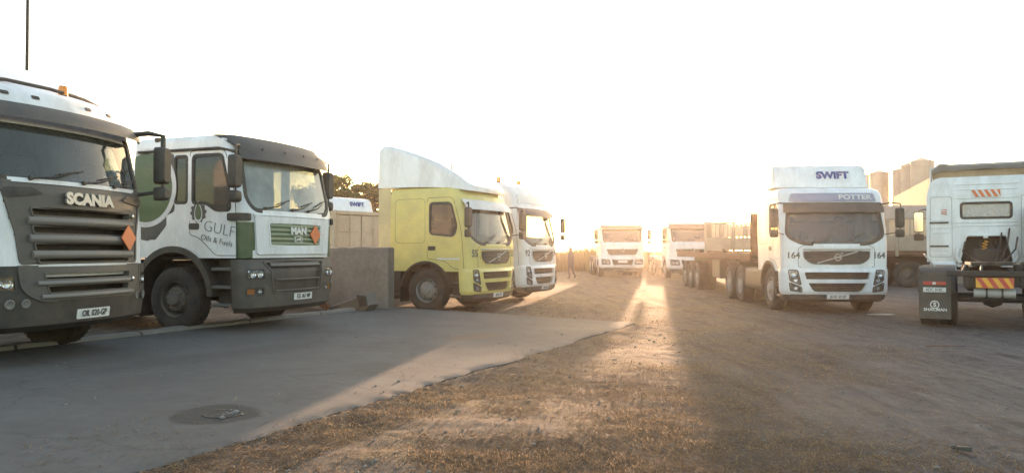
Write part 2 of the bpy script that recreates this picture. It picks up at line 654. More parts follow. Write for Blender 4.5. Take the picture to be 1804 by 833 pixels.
def zrows(keys, dz=0.045):
    zs = [keys[0][0]]
    for k in keys[1:]:
        a = zs[-1]
        m = max(1, int(round((k[0] - a) / dz)))
        zs += [a + (k[0] - a) * (i + 1) / m for i in range(m)]
    return zs

def front_M(cab, y, z, off=0.006):
    p, q, u = cab.F(y, z, off), cab.F(y + .05, z, off), cab.F(y, z + .03, off)
    return basis(q - p, u - p, p)

def side_M(cab, side, x, z, off=0.006, ang=0.0):
    s = cab.S(side)
    m = basis((-side, 0, 0), (0, 0, 1), s(x, z, off))
    return m @ Matrix.Rotation(ang, 4, 'Z')
# ------------------------------------------------------------------ lorry components
def tyre_mesh():
    p = [(.285, -.03), (.33, -.008), (.38, .0), (.44, .004), (.485, -.012), (.508, -.035)]
    for h in (-.075, -.125, -.175, -.225):
        p += [(.515, h + .018), (.503, h + .012), (.503, h - .0), (.515, h - .006)]
    p += [(.508, -.275), (.485, -.295), (.44, -.305), (.36, -.3), (.285, -.28)]
    mb = MB().lathe(p, 48, Matrix.Rotation(R(90), 4, 'X'), closed=True)
    for k in range(44):                                            # shoulder lugs
        a = 2 * math.pi * k / 44
        for h in (-.046, -.264):
            M = Matrix.Rotation(a, 4, 'Y') @ Matrix.Translation((.51, -h - .0, 0))
            mb.box(-.010, .006, -.02, .02, -.02, .02, .004, M)
    return mb.mesh('tyre', M_TYRE, 40, fix=True)

def rim_mesh(rear, m):
    mb = MB()
    X = Matrix.Rotation(R(90), 4, 'X')
    if rear:
        mb.lathe([(.292, -.03), (.287, -.012), (.277, -.02), (.268, -.06), (.262, -.17), (.20, -.185), (.15, -.17), (.12, -.165), (.115, -.03), (.10, -.012), (0, -.008)], 32, X)
        hr, hh = .15, -.17
    else:
        mb.lathe([(.292, -.03), (.287, -.012), (.277, -.02), (.268, -.05), (.255, -.13), (.235, -.125), (.20, -.06), (.185, -.03), (.135, -.024), (.11, -.02), (.10, .03), (.085, .045), (0, .048)], 32, X)
        hr, hh = .16, -.026
    for k in range(10):
        a = 2 * math.pi * k / 10
        mb.lathe([(.016, 0), (.016, .028), (.01, .036), (0, .036)], 6, X @ Matrix.Translation((hr * math.cos(a), hr * math.sin(a), hh)))
    for k in range(8):
        a = 2 * math.pi * (k + .5) / 8
        T = X @ Matrix.Translation((.218 * math.cos(a), .218 * math.sin(a), -.085 if not rear else -.176)) @ Matrix.Rotation(a, 4, 'Z') @ Matrix.Rotation(R(60 if not rear else 0), 4, 'Y')
        mb.lathe([(.024, .006), (.02, .008), (0, .002)], 10, T, mi=1)
    return mb.mesh('wheel_rim', [m, M_BLACK], 35)

def wheel(parent, x, y, z=.515, rear=False, dual=False, rim=None, steer=0.0):
    """y is the outer face; the sign gives the side"""
    rim = rim or M_RIM
    s = -1 if y < 0 else 1
    rot = (0, 0, (0 if s < 0 else math.pi) + steer)
    wme = cached(('rim', rear, rim.name), lambda: rim_mesh(rear, rim))
    o = link('wheel', wme, parent, (x, y, z), rot)
    t = link('tyre', cached('tyre', tyre_mesh), o)
    if dual:
        t2 = link('tyre', cached('tyre', tyre_mesh), o, (0, .34, 0))
    return o

def axle_beam(mb, x, hw, z=.515):
    mb.tube([(x, -hw, z), (x, hw, z)], .06, 10)
    mb.lathe([(0, -.16), (.15, -.1), (.19, 0), (.15, .1), (0, .16)], 14, Matrix.Translation((x, 0, z)))

def mirror(parent, root, head, h=.46, w_=.19, d=.11, tilt=0.0, small=True, arm_r=.017, m=None):
    """housing hung on a tube arm; root and head are points in the lorry's frame"""
    m = m or M_DARK
    rx, ry, rz_ = root
    hx, hy, hz = head
    mb = MB()
    T = Matrix.Translation((hx, hy, hz)) @ Matrix.Rotation(tilt, 4, 'Z')
    pol = rpoly([(-w_ / 2, -h / 2), (w_ / 2, -h / 2), (w_ / 2, h / 2), (-w_ / 2, h / 2)], .06, 4)
    rg = []
    for x_, sc_ in ((-.0, 1.0), (d * .45, 1.0), (d * .8, .9), (d, .7)):
        rg.append([T @ Vector((x_, p[0] * sc_, p[1] * (1 - (1 - sc_) * .4))) for p in pol])
    mb.loft(rg)
    o = mb.build('mirror', m, parent)
    g = MB().add([T @ Vector((-.004, p[0] * .88, p[1] * .92)) for p in pol], [tuple(range(len(pol)))])
    g.build('mirror_glass', M_LAMP, o)
    if small:
        m2 = MB()
        T2 = T @ Matrix.Translation((0, 0, -h / 2 - .13))
        pol2 = rpoly([(-w_ / 2, -.09), (w_ / 2, -.09), (w_ / 2, .09), (-w_ / 2, .09)], .05, 4)
        m2.loft([[T2 @ Vector((x_, p[0] * s_, p[1] * s_)) for p in pol2] for x_, s_ in ((0, 1), (d * .5, 1), (d * .85, .85), (d, .6))])
        m2.build('wide_angle_mirror', m, o)
    a = MB()
    a.tube([(rx, ry, rz_), (rx + (hx + d * .5 - rx) * .6, hy * .5 + ry * .5, rz_ + .03), (hx + d * .5, hy, rz_), (hx + d * .5, hy, hz)], arm_r, 8)
    a.tube([(hx + d * .5, hy, hz), (hx + d * .5, hy, hz - h / 2 - .1), (rx + .02, ry, hz - h / 2 - .16)], arm_r * .8, 6)
    a.build('mirror_arm', M_DARK, o)
    return o

def wiper(parent, cab, y0, y1, z0, z1, off=.02):
    mb = MB()
    p = cab.F
    mb.tube([p(y0, z0, off), p((y0 + y1) / 2, (z0 + z1) / 2 - .02, off + .045), p(y1, z1, off + .03)], [.014, .011, .007], 6)
    d = Vector((y1 - y0, z1 - z0)).normalized()
    n_ = 6
    mb.tube([p(y1 + d.x * .36 * (k / n_ - .55), z1 + d.y * .36 * (k / n_ - .55) + .01, off) for k in range(n_ + 1)], .009, 6)
    mb.lathe([(.025, 0), (.025, .03), (0, .035)], 10, Matrix.Translation(p(y0, z0, 0)) @ Matrix.Rotation(R(90), 4, 'Y'))
    return mb.build('wiper', M_BLACK, parent)

def number_plate(parent, chart, M, u, z, s, w_=.52, h=.115, off=.01, size=.1):
    o = plate(chart, rect(u - w_ / 2, u + w_ / 2, z - h / 2, z + h / 2, .012), off, .014, 4).build('number_plate', M_PLATE, parent)
    if s:
        text('plate_lettering', s, size, M_INK, o, M, .0015, .0012, sx=.78)
    return o

def window(parent, chart, poly, glass, name='window', wo=.035, wi=.03, gm=None, deep=.03, dz=.12):
    o = plate(chart, grow(poly, .01), -.012, 0, 12, dz).build(name, glass, parent)
    ring(chart, poly, wo, wi, .007, deep).build('window_seal', gm or M_BLACK, o)
    return o

def seam(parent, chart, poly, w_=.006, off=.0025, name='panel_gap'):
    return ring(chart, poly, w_, w_, off, .003).build(name, M_LINE, parent)

def visor(parent, cab, hy, z0, z1, o0, o1, m, name='sun_visor', n=26, curl=.0):
    mb = MB()
    rg = []
    for k in range(n + 1):
        y = -hy + 2 * hy * k / n
        e = 1 - (abs(y) / hy) ** 6 * .25
        top = cab.F(y, z0, o0 * e); mid = cab.F(y, (z0 + z1) / 2, (o0 * .35 + o1 * .65) * e + .02); bot = cab.F(y, z1 + curl * (y / hy) ** 2, o1 * e)
        bi = cab.F(y, z1 + .012 + curl * (y / hy) ** 2, (o1 - .03) * e); mi_ = cab.F(y, (z0 + z1) / 2 - .01, (o0 * .35 + o1 * .65) * e - .012); ti = cab.F(y, z0 - .02, max(o0 * e - .03, .002))
        rg.append([top, mid, bot, bi, mi_, ti])
    mb.loft(rg)
    return mb.build(name, m, parent, 50)

def interior(parent, fx=-.42, z=1.0, wz=1.6, bunk=-1.75, bz=2.2):
    d = MB().box(fx - .36, fx, -1.05, 1.05, wz - .32, wz, .07)
    d.box(fx - .5, fx - .1, -.98, -.3, wz - .05, wz + .09, .06)
    d.build('dashboard', M_DARK, parent)
    for y in (-.6, .6):
        s = MB().box(-1.45, -.95, y - .26, y + .26, z + .35, z + .5, .06)
        s.box(-1.6, -1.44, y - .25, y + .25, z + .4, z + 1.05, .06)
        s.box(-1.58, -1.47, y - .14, y + .14, z + 1.07, z + 1.3, .04)
        s.box(-1.4, -1.0, y - .18, y + .18, z, z + .35, .03)
        s.build('seat', M_SEAT, parent)
    T = Matrix.Translation((fx - .45, -.6, wz + .12)) @ Matrix.Rotation(R(-62), 4, 'Y')
    st = MB().lathe([(.21, 0), (.225, .012), (.24, 0), (.225, -.012)], 24, T, closed=True)
    st.tube([T @ Vector((-.21, 0, 0)), T @ Vector((.21, 0, 0))], .014, 6)
    st.tube([T @ Vector((0, 0, 0)), T @ Vector((0, 0, -.35))], .03, 8)
    st.build('steering_wheel', M_BLACK, parent)
    if bunk:
        MB().box(bunk - .35, bunk, -1.08, 1.08, z, bz, .05).build('dark_bunk_block', M_SEAT, parent)  # dark block added so the cab interior reads as shaded

def door_set(root, cab, side, door, win, paint, handle, glass=None, shells=None, extra=None):
    """the cab's door: its shell piece, window, seal, handle and gap"""
    key = 'doorL' if side > 0 else 'doorR'
    d = shells[key].build('door', paint, root, 40)
    S = cab.S(side)
    window(d, S, win, glass or G_SIDE, 'door_window')
    seam(d, S, door)
    hx, hz = handle
    plate(S, rect(hx - .1, hx + .1, hz - .05, hz + .05, .03), .012, .02, 6).build('door_handle', M_DARK, d)
    return d

def fender(parent, x, z, r, w_, side, hw, a0=5, a1=175, m=None, name='mudguard', t=.03):
    """curved wheel-arch strip, standing w_ wide inward from y=hw"""
    mb = MB()
    rg = []
    n = 20
    for k in range(n + 1):
        a = R(a0 + (a1 - a0) * k / n)
        c, s = math.cos(a), math.sin(a)
        rg.append([Vector((x + (r) * c, side * hw, z + r * s)), Vector((x + (r + t) * c, side * hw, z + (r + t) * s)),
                   Vector((x + (r + t) * c, side * (hw - w_), z + (r + t) * s)), Vector((x + r * c, side * (hw - w_), z + r * s))])
    mb.loft(rg)
    return mb.build(name, m or M_DARK, parent, 40)

def tractor_chassis(root, axles, length, hw=1.2, rim=None, fifth=True, tank=True, guards=True, floor=.96):
    mb = MB()
    for s in (-1, 1):
        mb.box(-length, -.5, s * .43 - .04, s * .43 + .04, .74, 1.0, .01)
    for x in np.arange(-length + .1, -1.0, 1.2):
        mb.box(x - .05, x + .05, -.42, .42, .78, .96, .01)
    mb.box(-1.5, -.3, -.42, .42, .45, 1.12, .05)                   # engine and sump
    mb.box(axles[0] - .95, -.35, -.84, .84, .62, floor - .02, .05)       # inner arches as one solid block, added to shut out light underneath
    for s in (-1, 1):
        mb.box(axles[0] - .74, axles[0] - .72, s * .8, s * (hw - .02), .22, floor, .005)
    axle_beam(mb, axles[0], .95)
    for a in axles[1:]:
        axle_beam(mb, a, .95)
    mb.build('chassis_frame', M_CHASSIS, root)
    for s in (-1, 1):
        wheel(root, axles[0], s * (hw - .02), rim=rim)
        for a in axles[1:]:
            wheel(root, a, s * (hw - .0), rear=True, dual=True, rim=rim)
            if guards:
                fender(root, a, .515, .58, .6, s, hw + .01, 15, 165, M_DARK, 'rear_mudguard', .02)
    if tank:
        for s in (-1, 1):
            x1, x0 = axles[0] - .75, axles[1] + .62
            if x1 - x0 > .5:
                pol = rpoly([(.55, .42), (1.18, .42), (1.18, 1.0), (.55, 1.0)], .12, 4)
                MB().loft([[Vector((x, s * p[0], p[1])) for p in pol] for x in (x0, x1)]).build('fuel_tank', M_STEEL if s > 0 else M_DARK, root, 40)
    if fifth:
        f = MB()
        xc = sum(axles[1:]) / len(axles[1:])
        pol = rpoly([(-.5, -.35), (.45, -.45), (.45, .45), (-.5, .35), (-.5, .09), (-.1, .06), (-.1, -.06), (-.5, -.09)], .04, 3)
        f.prism([(p[0] + xc, p[1]) for p in pol], 2, 1.13, 1.19)
        f.box(xc - .2, xc + .2, -.5, -.4, .98, 1.14); f.box(xc - .2, xc + .2, .4, .5, .98, 1.14)
        f.build('fifth_wheel', M_CHASSIS, root)

def beacon(parent, p, r=.06, h=.13):
    o = MB().lathe([(r * 1.1, 0), (r * 1.1, .03), (r * .9, .035), (0, .035)], 16, Matrix.Translation(p)).build('beacon_base', M_BLACK, parent)
    MB().lathe([(r, .03), (r, h * .75), (r * .8, h), (0, h)], 16, Matrix.Translation(p)).build('beacon_lens', M_BEACON, o)
    return o

def diamond(parent, chart, u, z, s, off=.03):
    return plate(chart, [(u, z - s), (u + s, z), (u, z + s), (u - s, z)], off, .012, 6, .06).build('hazard_diamond', M_ORANGE, parent)

def lamp_unit(parent, chart, poly, lamps, off=-.01, name='headlight', house=None, bezel=None):
    o = plate(chart, poly, off - .03, 0, 6, .06).build(name, house or M_GREYL, parent)
    ring(chart, poly, .022, .012, .006, .05).build('lamp_bezel', bezel or M_DARK, o)
    mb = MB()
    for (u, z, r) in lamps:
        p = chart(u, z, off - .028)
        q = chart(u, z, off + .02)
        T = Matrix.Translation(p) @ (q - p).to_track_quat('Z', 'Y').to_matrix().to_4x4()
        mb.lathe([(0, .004), (r * .3, .012), (r * .62, .014), (r * .9, .03), (r, .032), (r, .0)], 16, T)
    mb.build('reflector', M_LAMP, o)
    plate(chart, grow(poly, -.004), off + .006, 0, 8, .06).build('lens', G_LENS, o)
    return o

def roof_loft(parent, sect, m, name):
    """sect: [(x, half width, z bottom, z top, corner)]"""
    rg = []
    for x, hw, z0, z1, c in sect:
        pol = [(-hw, z0)] + rpoly([(-hw, z0), (-hw * .97, z1), (hw * .97, z1), (hw, z0)], [0.001, c, c, .001], 6)[1:-1] + [(hw, z0)]
        rg.append([Vector((x, p[0], p[1])) for p in pol])
    return MB().loft(rg).build(name, m, parent, 45)

# ------------------------------------------------------------------ Swedish-style lorry with the V grille (55, 92, 164 and one behind)
def iron_mark(parent, cab, u, z, r):
    """ring with an arrow and a cross band, set on a diagonal bar"""
    M = front_M(cab, u, z, .05)
    mb = MB().lathe([(r * .74, -.01), (r * .78, .01), (r * .96, .01), (r, -.01)], 24, M)
    mb.box(-r * .7, r * .7, -r * .2, r * .2, -.008, .006, .004, M)
    mb.tube([M @ Vector((r * .68, r * .68, 0)), M @ Vector((r * 1.15, r * 1.15, 0))], r * .1, 6)
    mb.add([M @ Vector(p) for p in ((r * 1.3, r * 1.3, .004), (r * .8, r * 1.25, .004), (r * 1.25, r * .8, .004))], [(0, 1, 2)])
    return mb.build('emblem', M_SILVER, parent)

def vee_lorry(name, label, loc, rz, paint, num, plate_s, roof='flat', sign=None, board=None, axles=(-1.27, -4.4), length=5.6, group=None, vis=None, rim=None, numlab=''):
    root = thing(name, label, 'lorry', loc, rz, group)
    top = [(2.76, -.27, 1.2, .18, .10, -2.25), (2.87, -.36, 1.17, .2, .10, -2.23), (2.93, -.52, 1.1, .22, .10, -2.18), (2.955, -.8, .98, .25, .08, -2.1)]
    if roof == 'high':
        top = [(2.76, -.27, 1.21, .18, .10, -2.25), (3.08, -.38, 1.19, .2, .10, -2.25), (3.25, -.5, 1.14, .24, .10, -2.22), (3.36, -.72, 1.03, .26, .08, -2.15), (3.4, -1.0, .9, .25, .08, -2.05)]
    keys = [(.96, -.0, 1.2, .16, .09, -2.25), (1.55, .0, 1.21, .16, .09, -2.25), (1.75, -.035, 1.215, .16, .09, -2.25), (2.5, -.19, 1.215, .17, .10, -2.25)] + top
    cab = Cab(keys)
    scr = rpoly([(-.78, 1.6), (.78, 1.6), (1.1, 1.79), (1.02, 2.53), (-1.02, 2.53), (-1.1, 1.79)], [.2, .2, .12, .08, .08, .12], 5)
    door = rpoly([(-.24, 1.02), (-.52, 1.02), (-.72, 1.2), (-1.22, 1.26), (-1.22, 2.68), (-.52, 2.68), (-.3, 1.95)], [.02, .1, .2, .05, .06, .12, .3], 4)
    win = rpoly([(-.5, 1.78), (-1.14, 1.84), (-1.14, 2.55), (-.58, 2.55), (-.42, 2.0)], [.1, .08, .08, .1, .15], 5)
    arch = disc(-1.27, .5, .68)
    def cl(c, k):
        x, y, z = c
        if k == 'F':
            if inside(scr, y, z):
                return None
            return 'hood' if (abs(y) < .86 and 1.07 < z < 1.57) else 'cab'
        if k in 'LR':
            if inside(arch, x, z) or inside(win, x, z):
                return None
            if inside(door, x, z):
                return 'door' + k
        return 'cab'
    sh = cab.shell(cl, zrows(keys))
    body = sh['cab'].build('cab', paint, root, 40)
    MB().box(-2.2, -.15, -1.1, 1.1, .95, 1.02, .02).build('cab_floor', M_CHASSIS, root)
    hood = sh['hood'].build('front_panel', paint, root, 40)
    seam(hood, cab.F, rpoly([(-.86, 1.07), (.86, 1.07), (.86, 1.5), (.7, 1.585), (-.7, 1.585), (-.86, 1.5)], .04, 3))
    wso = window(root, cab.F, scr, G_WIND, 'windscreen', .05, .05)
    for s in (-1, 1):
        door_set(root, cab, s, door, win, paint, (-1.1, 1.5), shells=sh)
        S = cab.S(s)
        seam(body, S, rpoly([(-1.28, 1.62), (-2.12, 1.62), (-2.12, 2.66), (-1.28, 2.66)], .12, 4), .004)
        plate(S, rect(-.95, -.35, 1.235, 1.27, .01), .006, .008, 4).build('door_trim', M_WHITE2, root)
        fender(root, -1.27, .5, .66, .35, s, 1.235, 8, 172, M_DARK, 'wheel_arch', .045)
        st = MB()
        for z in (.36, .66):
            st.box(-.64, -.34, s * 1.0, s * 1.2, z, z + .05, .01)
        st.box(-.66, -.32, s * .95, s * 1.02, .34, 1.0, .01)
        st.build('step', M_DARK, root)
        mirror(root, cab.S(s)(-.25, 2.52, .0), (-.05, s * 1.42, 2.2))
    # grille: black plate as painted recess shade, three slats, frame, diagonal bar and mark
    gp = rpoly([(-.58, 1.12), (.58, 1.12), (.76, 1.27), (.76, 1.44), (-.76, 1.44), (-.76, 1.27)], [.12, .12, .1, .03, .03, .1], 5)
    g = plate(cab.F, gp, .006, .01, 14).build('grille', M_BLACK, root)
    ring(cab.F, gp, .018, .012, .022, .012).build('grille_frame', paint if paint is not M_WHITE else M_WHITE2, g)
    for z, hu in ((1.18, .56), (1.25, .66), (1.32, .72), (1.385, .72)):
        bar(cab.F, -hu, hu, z, .022, .006, .012).build('grille_slat', M_DARK, g)
    bar(cab.F, -.45, .45, 1.16, .028, .02, .016, z1=1.42).build('diagonal_bar', M_SILVER, g)
    iron_mark(g, cab, 0, 1.29, .085)
    bar(cab.F, -.76, .76, 1.475, .035, .004, .02).build('trim_strip', M_SILVER, g)
    # bumper with two openings
    bk = [(.43, .03, 1.19, .22, .11, -.32), (.5, .07, 1.225, .24, .12, -.34), (.95, .075, 1.235, .24, .12, -.36), (1.03, .04, 1.225, .22, .11, -.36)]
    bc = Cab(bk)
    s1 = rpoly([(-.71, .78), (.71, .78), (.745, .955), (-.745, .955)], .035, 4)
    s2 = rpoly([(-.56, .495), (.56, .495), (.67, .71), (-.67, .71)], [.12, .12, .03, .03], 4)
    hl = {s: rpoly([(s * .82, .66), (s * 1.05, .76), (s * 1.075, .99), (s * .89, .99)], .025, 3) for s in (-1, 1)}
    fl = {s: rpoly([(s * .8, .5), (s * 1.04, .53), (s * 1.06, .7), (s * .815, .6)], .02, 3) for s in (-1, 1)}
    hs = [s1, s2] + list(hl.values()) + list(fl.values())
    def cb(c, k):
        if k == 'F' and any(inside(p, c[1], c[2]) for p in hs):
            return None
        return 'b'
    bs = bc.shell(cb, zrows(bk, .025), (12, 7, 70, 2), cap=None, back=False)
    bump = bs['b'].build('bumper', paint, root, 40)
    MB().box(-.36, -.1, -1.08, 1.08, .42, 1.05, .02).build('bumper_core', M_BLACK, bump)
    for p in (s1, s2):
        ring(bc.F, p, .016, .006, .008, .07).build('opening_frame', paint, bump)
        z0, z1 = min(q[1] for q in p), max(q[1] for q in p)
        for i in (1, 2, 3):
            z = z0 + (z1 - z0) * i / 4
            a, b = lims(p, z)
            bar(bc.F, a + .01, b - .01, z, .016, -.06, .03).build('grille_slat', M_DARK, bump)
    for s in (-1, 1):
        lamp_unit(bump, bc.F, hl[s], [(s * .97, .9, .07), (s * .93, .77, .05)])
        lamp_unit(bump, bc.F, fl[s], [(s * .93, .58, .04)], name='fog_light')
    # dark lower bumper and plate
    lk = [(.27, -.06, 1.12, .22, .11, -.4), (.34, .03, 1.17, .24, .11, -.4), (.44, .04, 1.19, .24, .11, -.4)]
    lc = Cab(lk)
    lc.shell(lambda c, k: 'b', zrows(lk, .05), (4, 6, 16, 2), cap=None, back=False)['b'].build('lower_bumper', M_DARK, root, 40)
    number_plate(root, lc.F, front_M(lc, 0, .385, .0125), 0, .385, plate_s, .5, .105, .01, .09)
    # numbers
    for u in (-1.0, 1.0) if num else ():
        text('fleet_number', num, .23 if len(num) == 2 else .2, M_INKG, root, front_M(cab, u * (.98 if len(num) == 2 else .97), 1.37 if num != '164' else 1.33, .006), .002, .005)
    wiper(wso, cab, -.55, -.15, 1.63, 1.78); wiper(wso, cab, .1, .5, 1.63, 1.78)
    interior(root, wz=1.62)
    if vis:
        visor(root, cab, 1.12, *((2.57, 2.33, .015, .1) if sign and roof != 'high' else (2.64, 2.4, .03, .16)), vis)
    if sign:
        sp = rpoly([(-1.0, 2.585 if roof != 'high' else 2.78), (1.0, 2.585 if roof != 'high' else 2.78), (.95, 2.79 if roof != 'high' else 3.0), (-.95, 2.79 if roof != 'high' else 3.0)], .04, 4)
        so = plate(cab.F, sp, .02, .03, 14).build('roof_sign', sign[1], root)
        ring(cab.F, sp, .015, .01, .028, .02).build('sign_frame', M_WHITE2, so)
        if sign[0]:
            text('sign_lettering', sign[0], .16, M_WHITE2, so, front_M(cab, .5, 2.69, .024), .002, .004, sx=1.35)
    if roof == 'tall':
        roof_loft(root, [(-.2, .8, 2.84, 2.96, .04), (-.32, .95, 2.85, 3.04, .06), (-.52, 1.06, 2.89, 3.2, .1), (-1.0, 1.13, 2.93, 3.5, .13), (-1.7, 1.17, 2.95, 3.78, .15), (-2.4, 1.19, 2.95, 3.99, .14), (-2.55, 1.2, 2.95, 3.98, .12), (-2.63, 1.2, 2.95, 3.9, .1)], M_WHITE, 'roof_deflector')
        for s in (-1, 1):
            MB().box(-2.62, -2.26, s * 1.17, s * 1.2, .98, 2.93, .01).build('side_fairing', M_CREAM, root)
        MB().tube([(-.7, -.9, 3.0), (-.75, -.92, 3.6)], .008, 6).build('antenna', M_BLACK, root)
    if board:
        bd = roof_loft(root, [(-1.05, 1.13, 2.98, 3.05, .01), (-1.2, 1.14, 2.98, 3.47, .05), (-1.28, 1.14, 2.98, 3.53, .08), (-1.45, 1.14, 2.98, 3.56, .1), (-2.0, 1.13, 2.98, 3.58, .12), (-2.1, 1.1, 2.98, 3.55, .12)], M_WHITE, 'roof_deflector')
        text('deflector_lettering', board, .25, M_BLUE, bd, basis((0, 1, 0), (-.15, 0, .42), (-1.122, .3, 3.28)), .006, .012, sx=1.1)
        for s in (-1, 1):
            MB().tube([(-1.2, s * .8, 2.94), (-1.2, s * .8, 3.0)], .02, 8).build('bracket', M_DARK, root)
    tractor_chassis(root, axles, length, rim=rim)
    return root, cab
# ------------------------------------------------------------------ the big grey-grilled lorry at the near end of the row
def grey_grille_lorry(loc, rz):
    root = thing('grey_grille_lorry', 'big white lorry with tall grey slatted grille and amber roof beacon', 'lorry', loc, rz, 'lorries parked along the concrete apron')
    keys = [(1.0, .0, 1.18, .2, .14, -2.3), (1.1, .02, 1.2, .2, .14, -2.3), (1.95, -.03, 1.21, .2, .14, -2.3), (2.1, -.06, 1.215, .2, .14, -2.3), (2.75, -.2, 1.215, .21, .15, -2.3),
            (2.95, -.22, 1.2, .22, .15, -2.3), (3.1, -.3, 1.18, .22, .15, -2.3), (3.18, -.42, 1.13, .24, .14, -2.25), (3.22, -.62, 1.03, .24, .1, -2.2), (3.23, -.9, .9, .2, .1, -2.1)]
    cab = Cab(keys)
    scr = rpoly([(-1.09, 2.08), (1.09, 2.08), (1.06, 2.72), (-1.06, 2.72)], [.06, .06, .08, .08], 5)
    door = rpoly([(-.3, 1.05), (-.6, 1.05), (-.85, 1.3), (-1.3, 1.35), (-1.3, 2.85), (-.6, 2.85), (-.4, 2.2)], .06, 4)
    win = rpoly([(-.5, 2.05), (-1.22, 2.1), (-1.22, 2.72), (-.66, 2.72), (-.48, 2.25)], .08, 4)
    arch = disc(-1.4, .5, .72)
    # grey grille mask on the front
    mask = rpoly([(-.9, 1.16), (.9, 1.16), (.94, 1.5), (1.06, 1.92), (1.1, 2.05), (-1.1, 2.05), (-1.06, 1.92), (-.94, 1.5)], .04, 3)
    slots = []
    for zc, h, hu in ((1.73, .085, .76), (1.53, .085, .75), (1.335, .085, .73), (1.185, .05, .7)):
        slots.append(rpoly([(-hu, zc - h / 2), (hu, zc - h / 2), (hu + .02, zc + h / 2), (-hu - .02, zc + h / 2)], .02, 3))
    def cl(c, k):
        x, y, z = c
        if k == 'F':
            if inside(scr, y, z):
                return None
            return None if inside(mask, y, z) else 'cab'
        if k in 'LR':
            if inside(arch, x, z) or inside(win, x, z):
                return None
            if inside(door, x, z):
                return 'door' + k
        return 'cab'
    sh = cab.shell(cl, zrows(keys))
    sh['cab'].build('cab', M_WHITE, root, 40)
    MB().box(-2.2, -.2, -1.1, 1.1, .98, 1.05, .02).build('cab_floor', M_CHASSIS, root)
    MB().box(-.36, -.22, -1.05, 1.05, 1.0, 2.04, .02).build('radiator', M_BLACK, root)
    # mask built as a fine grid with the slots left open
    g = mask_grid(cab.F, mask, slots, .012).build('grille', M_SCG, root, 40)
    ring(cab.F, mask, .02, .03, .022, .03).build('grille_frame', M_SCG, g)
    for s_ in slots:
        ring(cab.F, s_, .014, .012, .026, .05).build('slot_frame', M_SCG, g)
    for zc, hu in ((1.63, .82), (1.432, .81), (1.255, .78)):
        bar(cab.F, -hu, hu, zc, .085, .012, .045, 14).build('grille_slat', M_SCL, g)
    for s_ in (-1, 1):                                             # dark eye-shaped vents either side of the name
        e = rpoly([(s_ * .62, 1.93), (s_ * 1.06, 1.87), (s_ * 1.08, 1.98), (s_ * .75, 2.0)], .04, 3)
        plate(cab.F, e, .026, .02, 8).build('corner_vent', M_BLACK, g)
    text('maker_lettering', 'SCANIA', .18, M_SILVER, g, front_M(cab, .0, 1.895, .03), .01, .011, sx=1.18)
    MB().lathe([(.03, 0), (.03, .02), (.018, .028), (0, .028)], 14, front_M(cab, .82, 1.74, .03)).build('bolt', M_CHROME, g)
    diamond(root, cab.F, .64, 1.46, .165, .085)
    window_o = window(root, cab.F, scr, G_WIND, 'windscreen', .05, .05)
    wiper(window_o, cab, -.75, -.2, 2.1, 2.2); wiper(window_o, cab, -.05, .45, 2.1, 2.2); wiper(window_o, cab, .5, .9, 2.1, 2.19)
    for s in (-1, 1):
        door_set(root, cab, s, door, win, M_WHITE, (-1.15, 1.7), shells=sh)
        fender(root, -1.4, .5, .7, .4, s, 1.23, 5, 175, M_DARK, 'wheel_arch', .05)
        mirror(root, cab.S(s)(-.3, 2.84, .0), (.02, 1.21, 2.44) if s > 0 else (-.45, -1.42, 2.44), .5, .19, .15, arm_r=.035)
        # white corner panel with dark side marker
        cp = rpoly([(s * 1.0, 1.2), (s * 1.17, 1.2), (s * 1.19, 2.0), (s * 1.12, 2.0), (s * 1.03, 1.6)], .03, 3)
        st = MB()
        for z in (.4, .7, 1.0):
            st.box(-.68, -.36, s * 1.0, s * 1.2, z, z + .05, .01)
        st.box(-.7, -.34, s * .9, s * 1.02, .38, 1.1, .01)
        st.build('step', M_DARK, root)
        ring(cab.S(s), rect(-.36, -.25, 1.26, 1.62, .03), .03, .02, .03, .02).build('corner_deflector', M_WHITE, root)
        plate(cab.S(s), rect(-.36, -.25, 1.26, 1.62, .02), .01, .02, 3).build('side_marker', M_BLACK, root)
    # bumper: grey centre with slots, dark corners with lamps
    bk = [(.4, -.06, 1.1, .22, .14, -.6), (.47, .06, 1.19, .24, .15, -.6), (.75, .09, 1.22, .24, .16, -.6), (1.13, .06, 1.22, .22, .15, -.6)]
    bc = Cab(bk)
    cen = rpoly([(-.72, .74), (.72, .74), (.92, .86), (.95, 1.12), (-.95, 1.12), (-.92, .86)], [.1, .1, .1, .02, .02, .1], 4)
    l1 = rpoly([(-.66, .97), (.66, .97), (.68, 1.05), (-.68, 1.05)], .02, 3)
    l2 = rpoly([(-.62, .82), (.62, .82), (.65, .9), (-.65, .9)], .02, 3)
    hl = {s: rpoly([(s * .98, .86), (s * 1.16, .86), (s * 1.17, 1.02), (s * .99, 1.02)], .02, 3) for s in (-1, 1)}
    def cb(c, k):
        if k == 'F' and (inside(cen, c[1], c[2]) or any(inside(h, c[1], c[2]) for h in hl.values())):
            return None
        return 'b'
    bump = bc.shell(cb, zrows(bk, .03), (10, 7, 60, 2), cap=None, back=False)['b'].build('bumper', M_DARK, root, 40)
    lg = mask_grid(bc.F, cen, [l1, l2], .01).build('lower_grille', M_SCG, root, 40)
    ring(bc.F, cen, .016, .02, .02, .03).build('grille_frame', M_SCG, lg)
    MB().box(-.4, -.2, -1.0, 1.0, .5, 1.12, .02).build('bumper_core', M_BLACK, bump)
    for p in (l1, l2):
        ring(bc.F, p, .012, .012, .018, .05).build('slot_frame', M_SCG, lg)
    bar(bc.F, -.76, .76, .935, .05, .01, .03).build('grille_slat', M_SCL, lg)
    bar(bc.F, -.72, .72, .785, .05, .01, .03).build('grille_slat', M_SCL, lg)
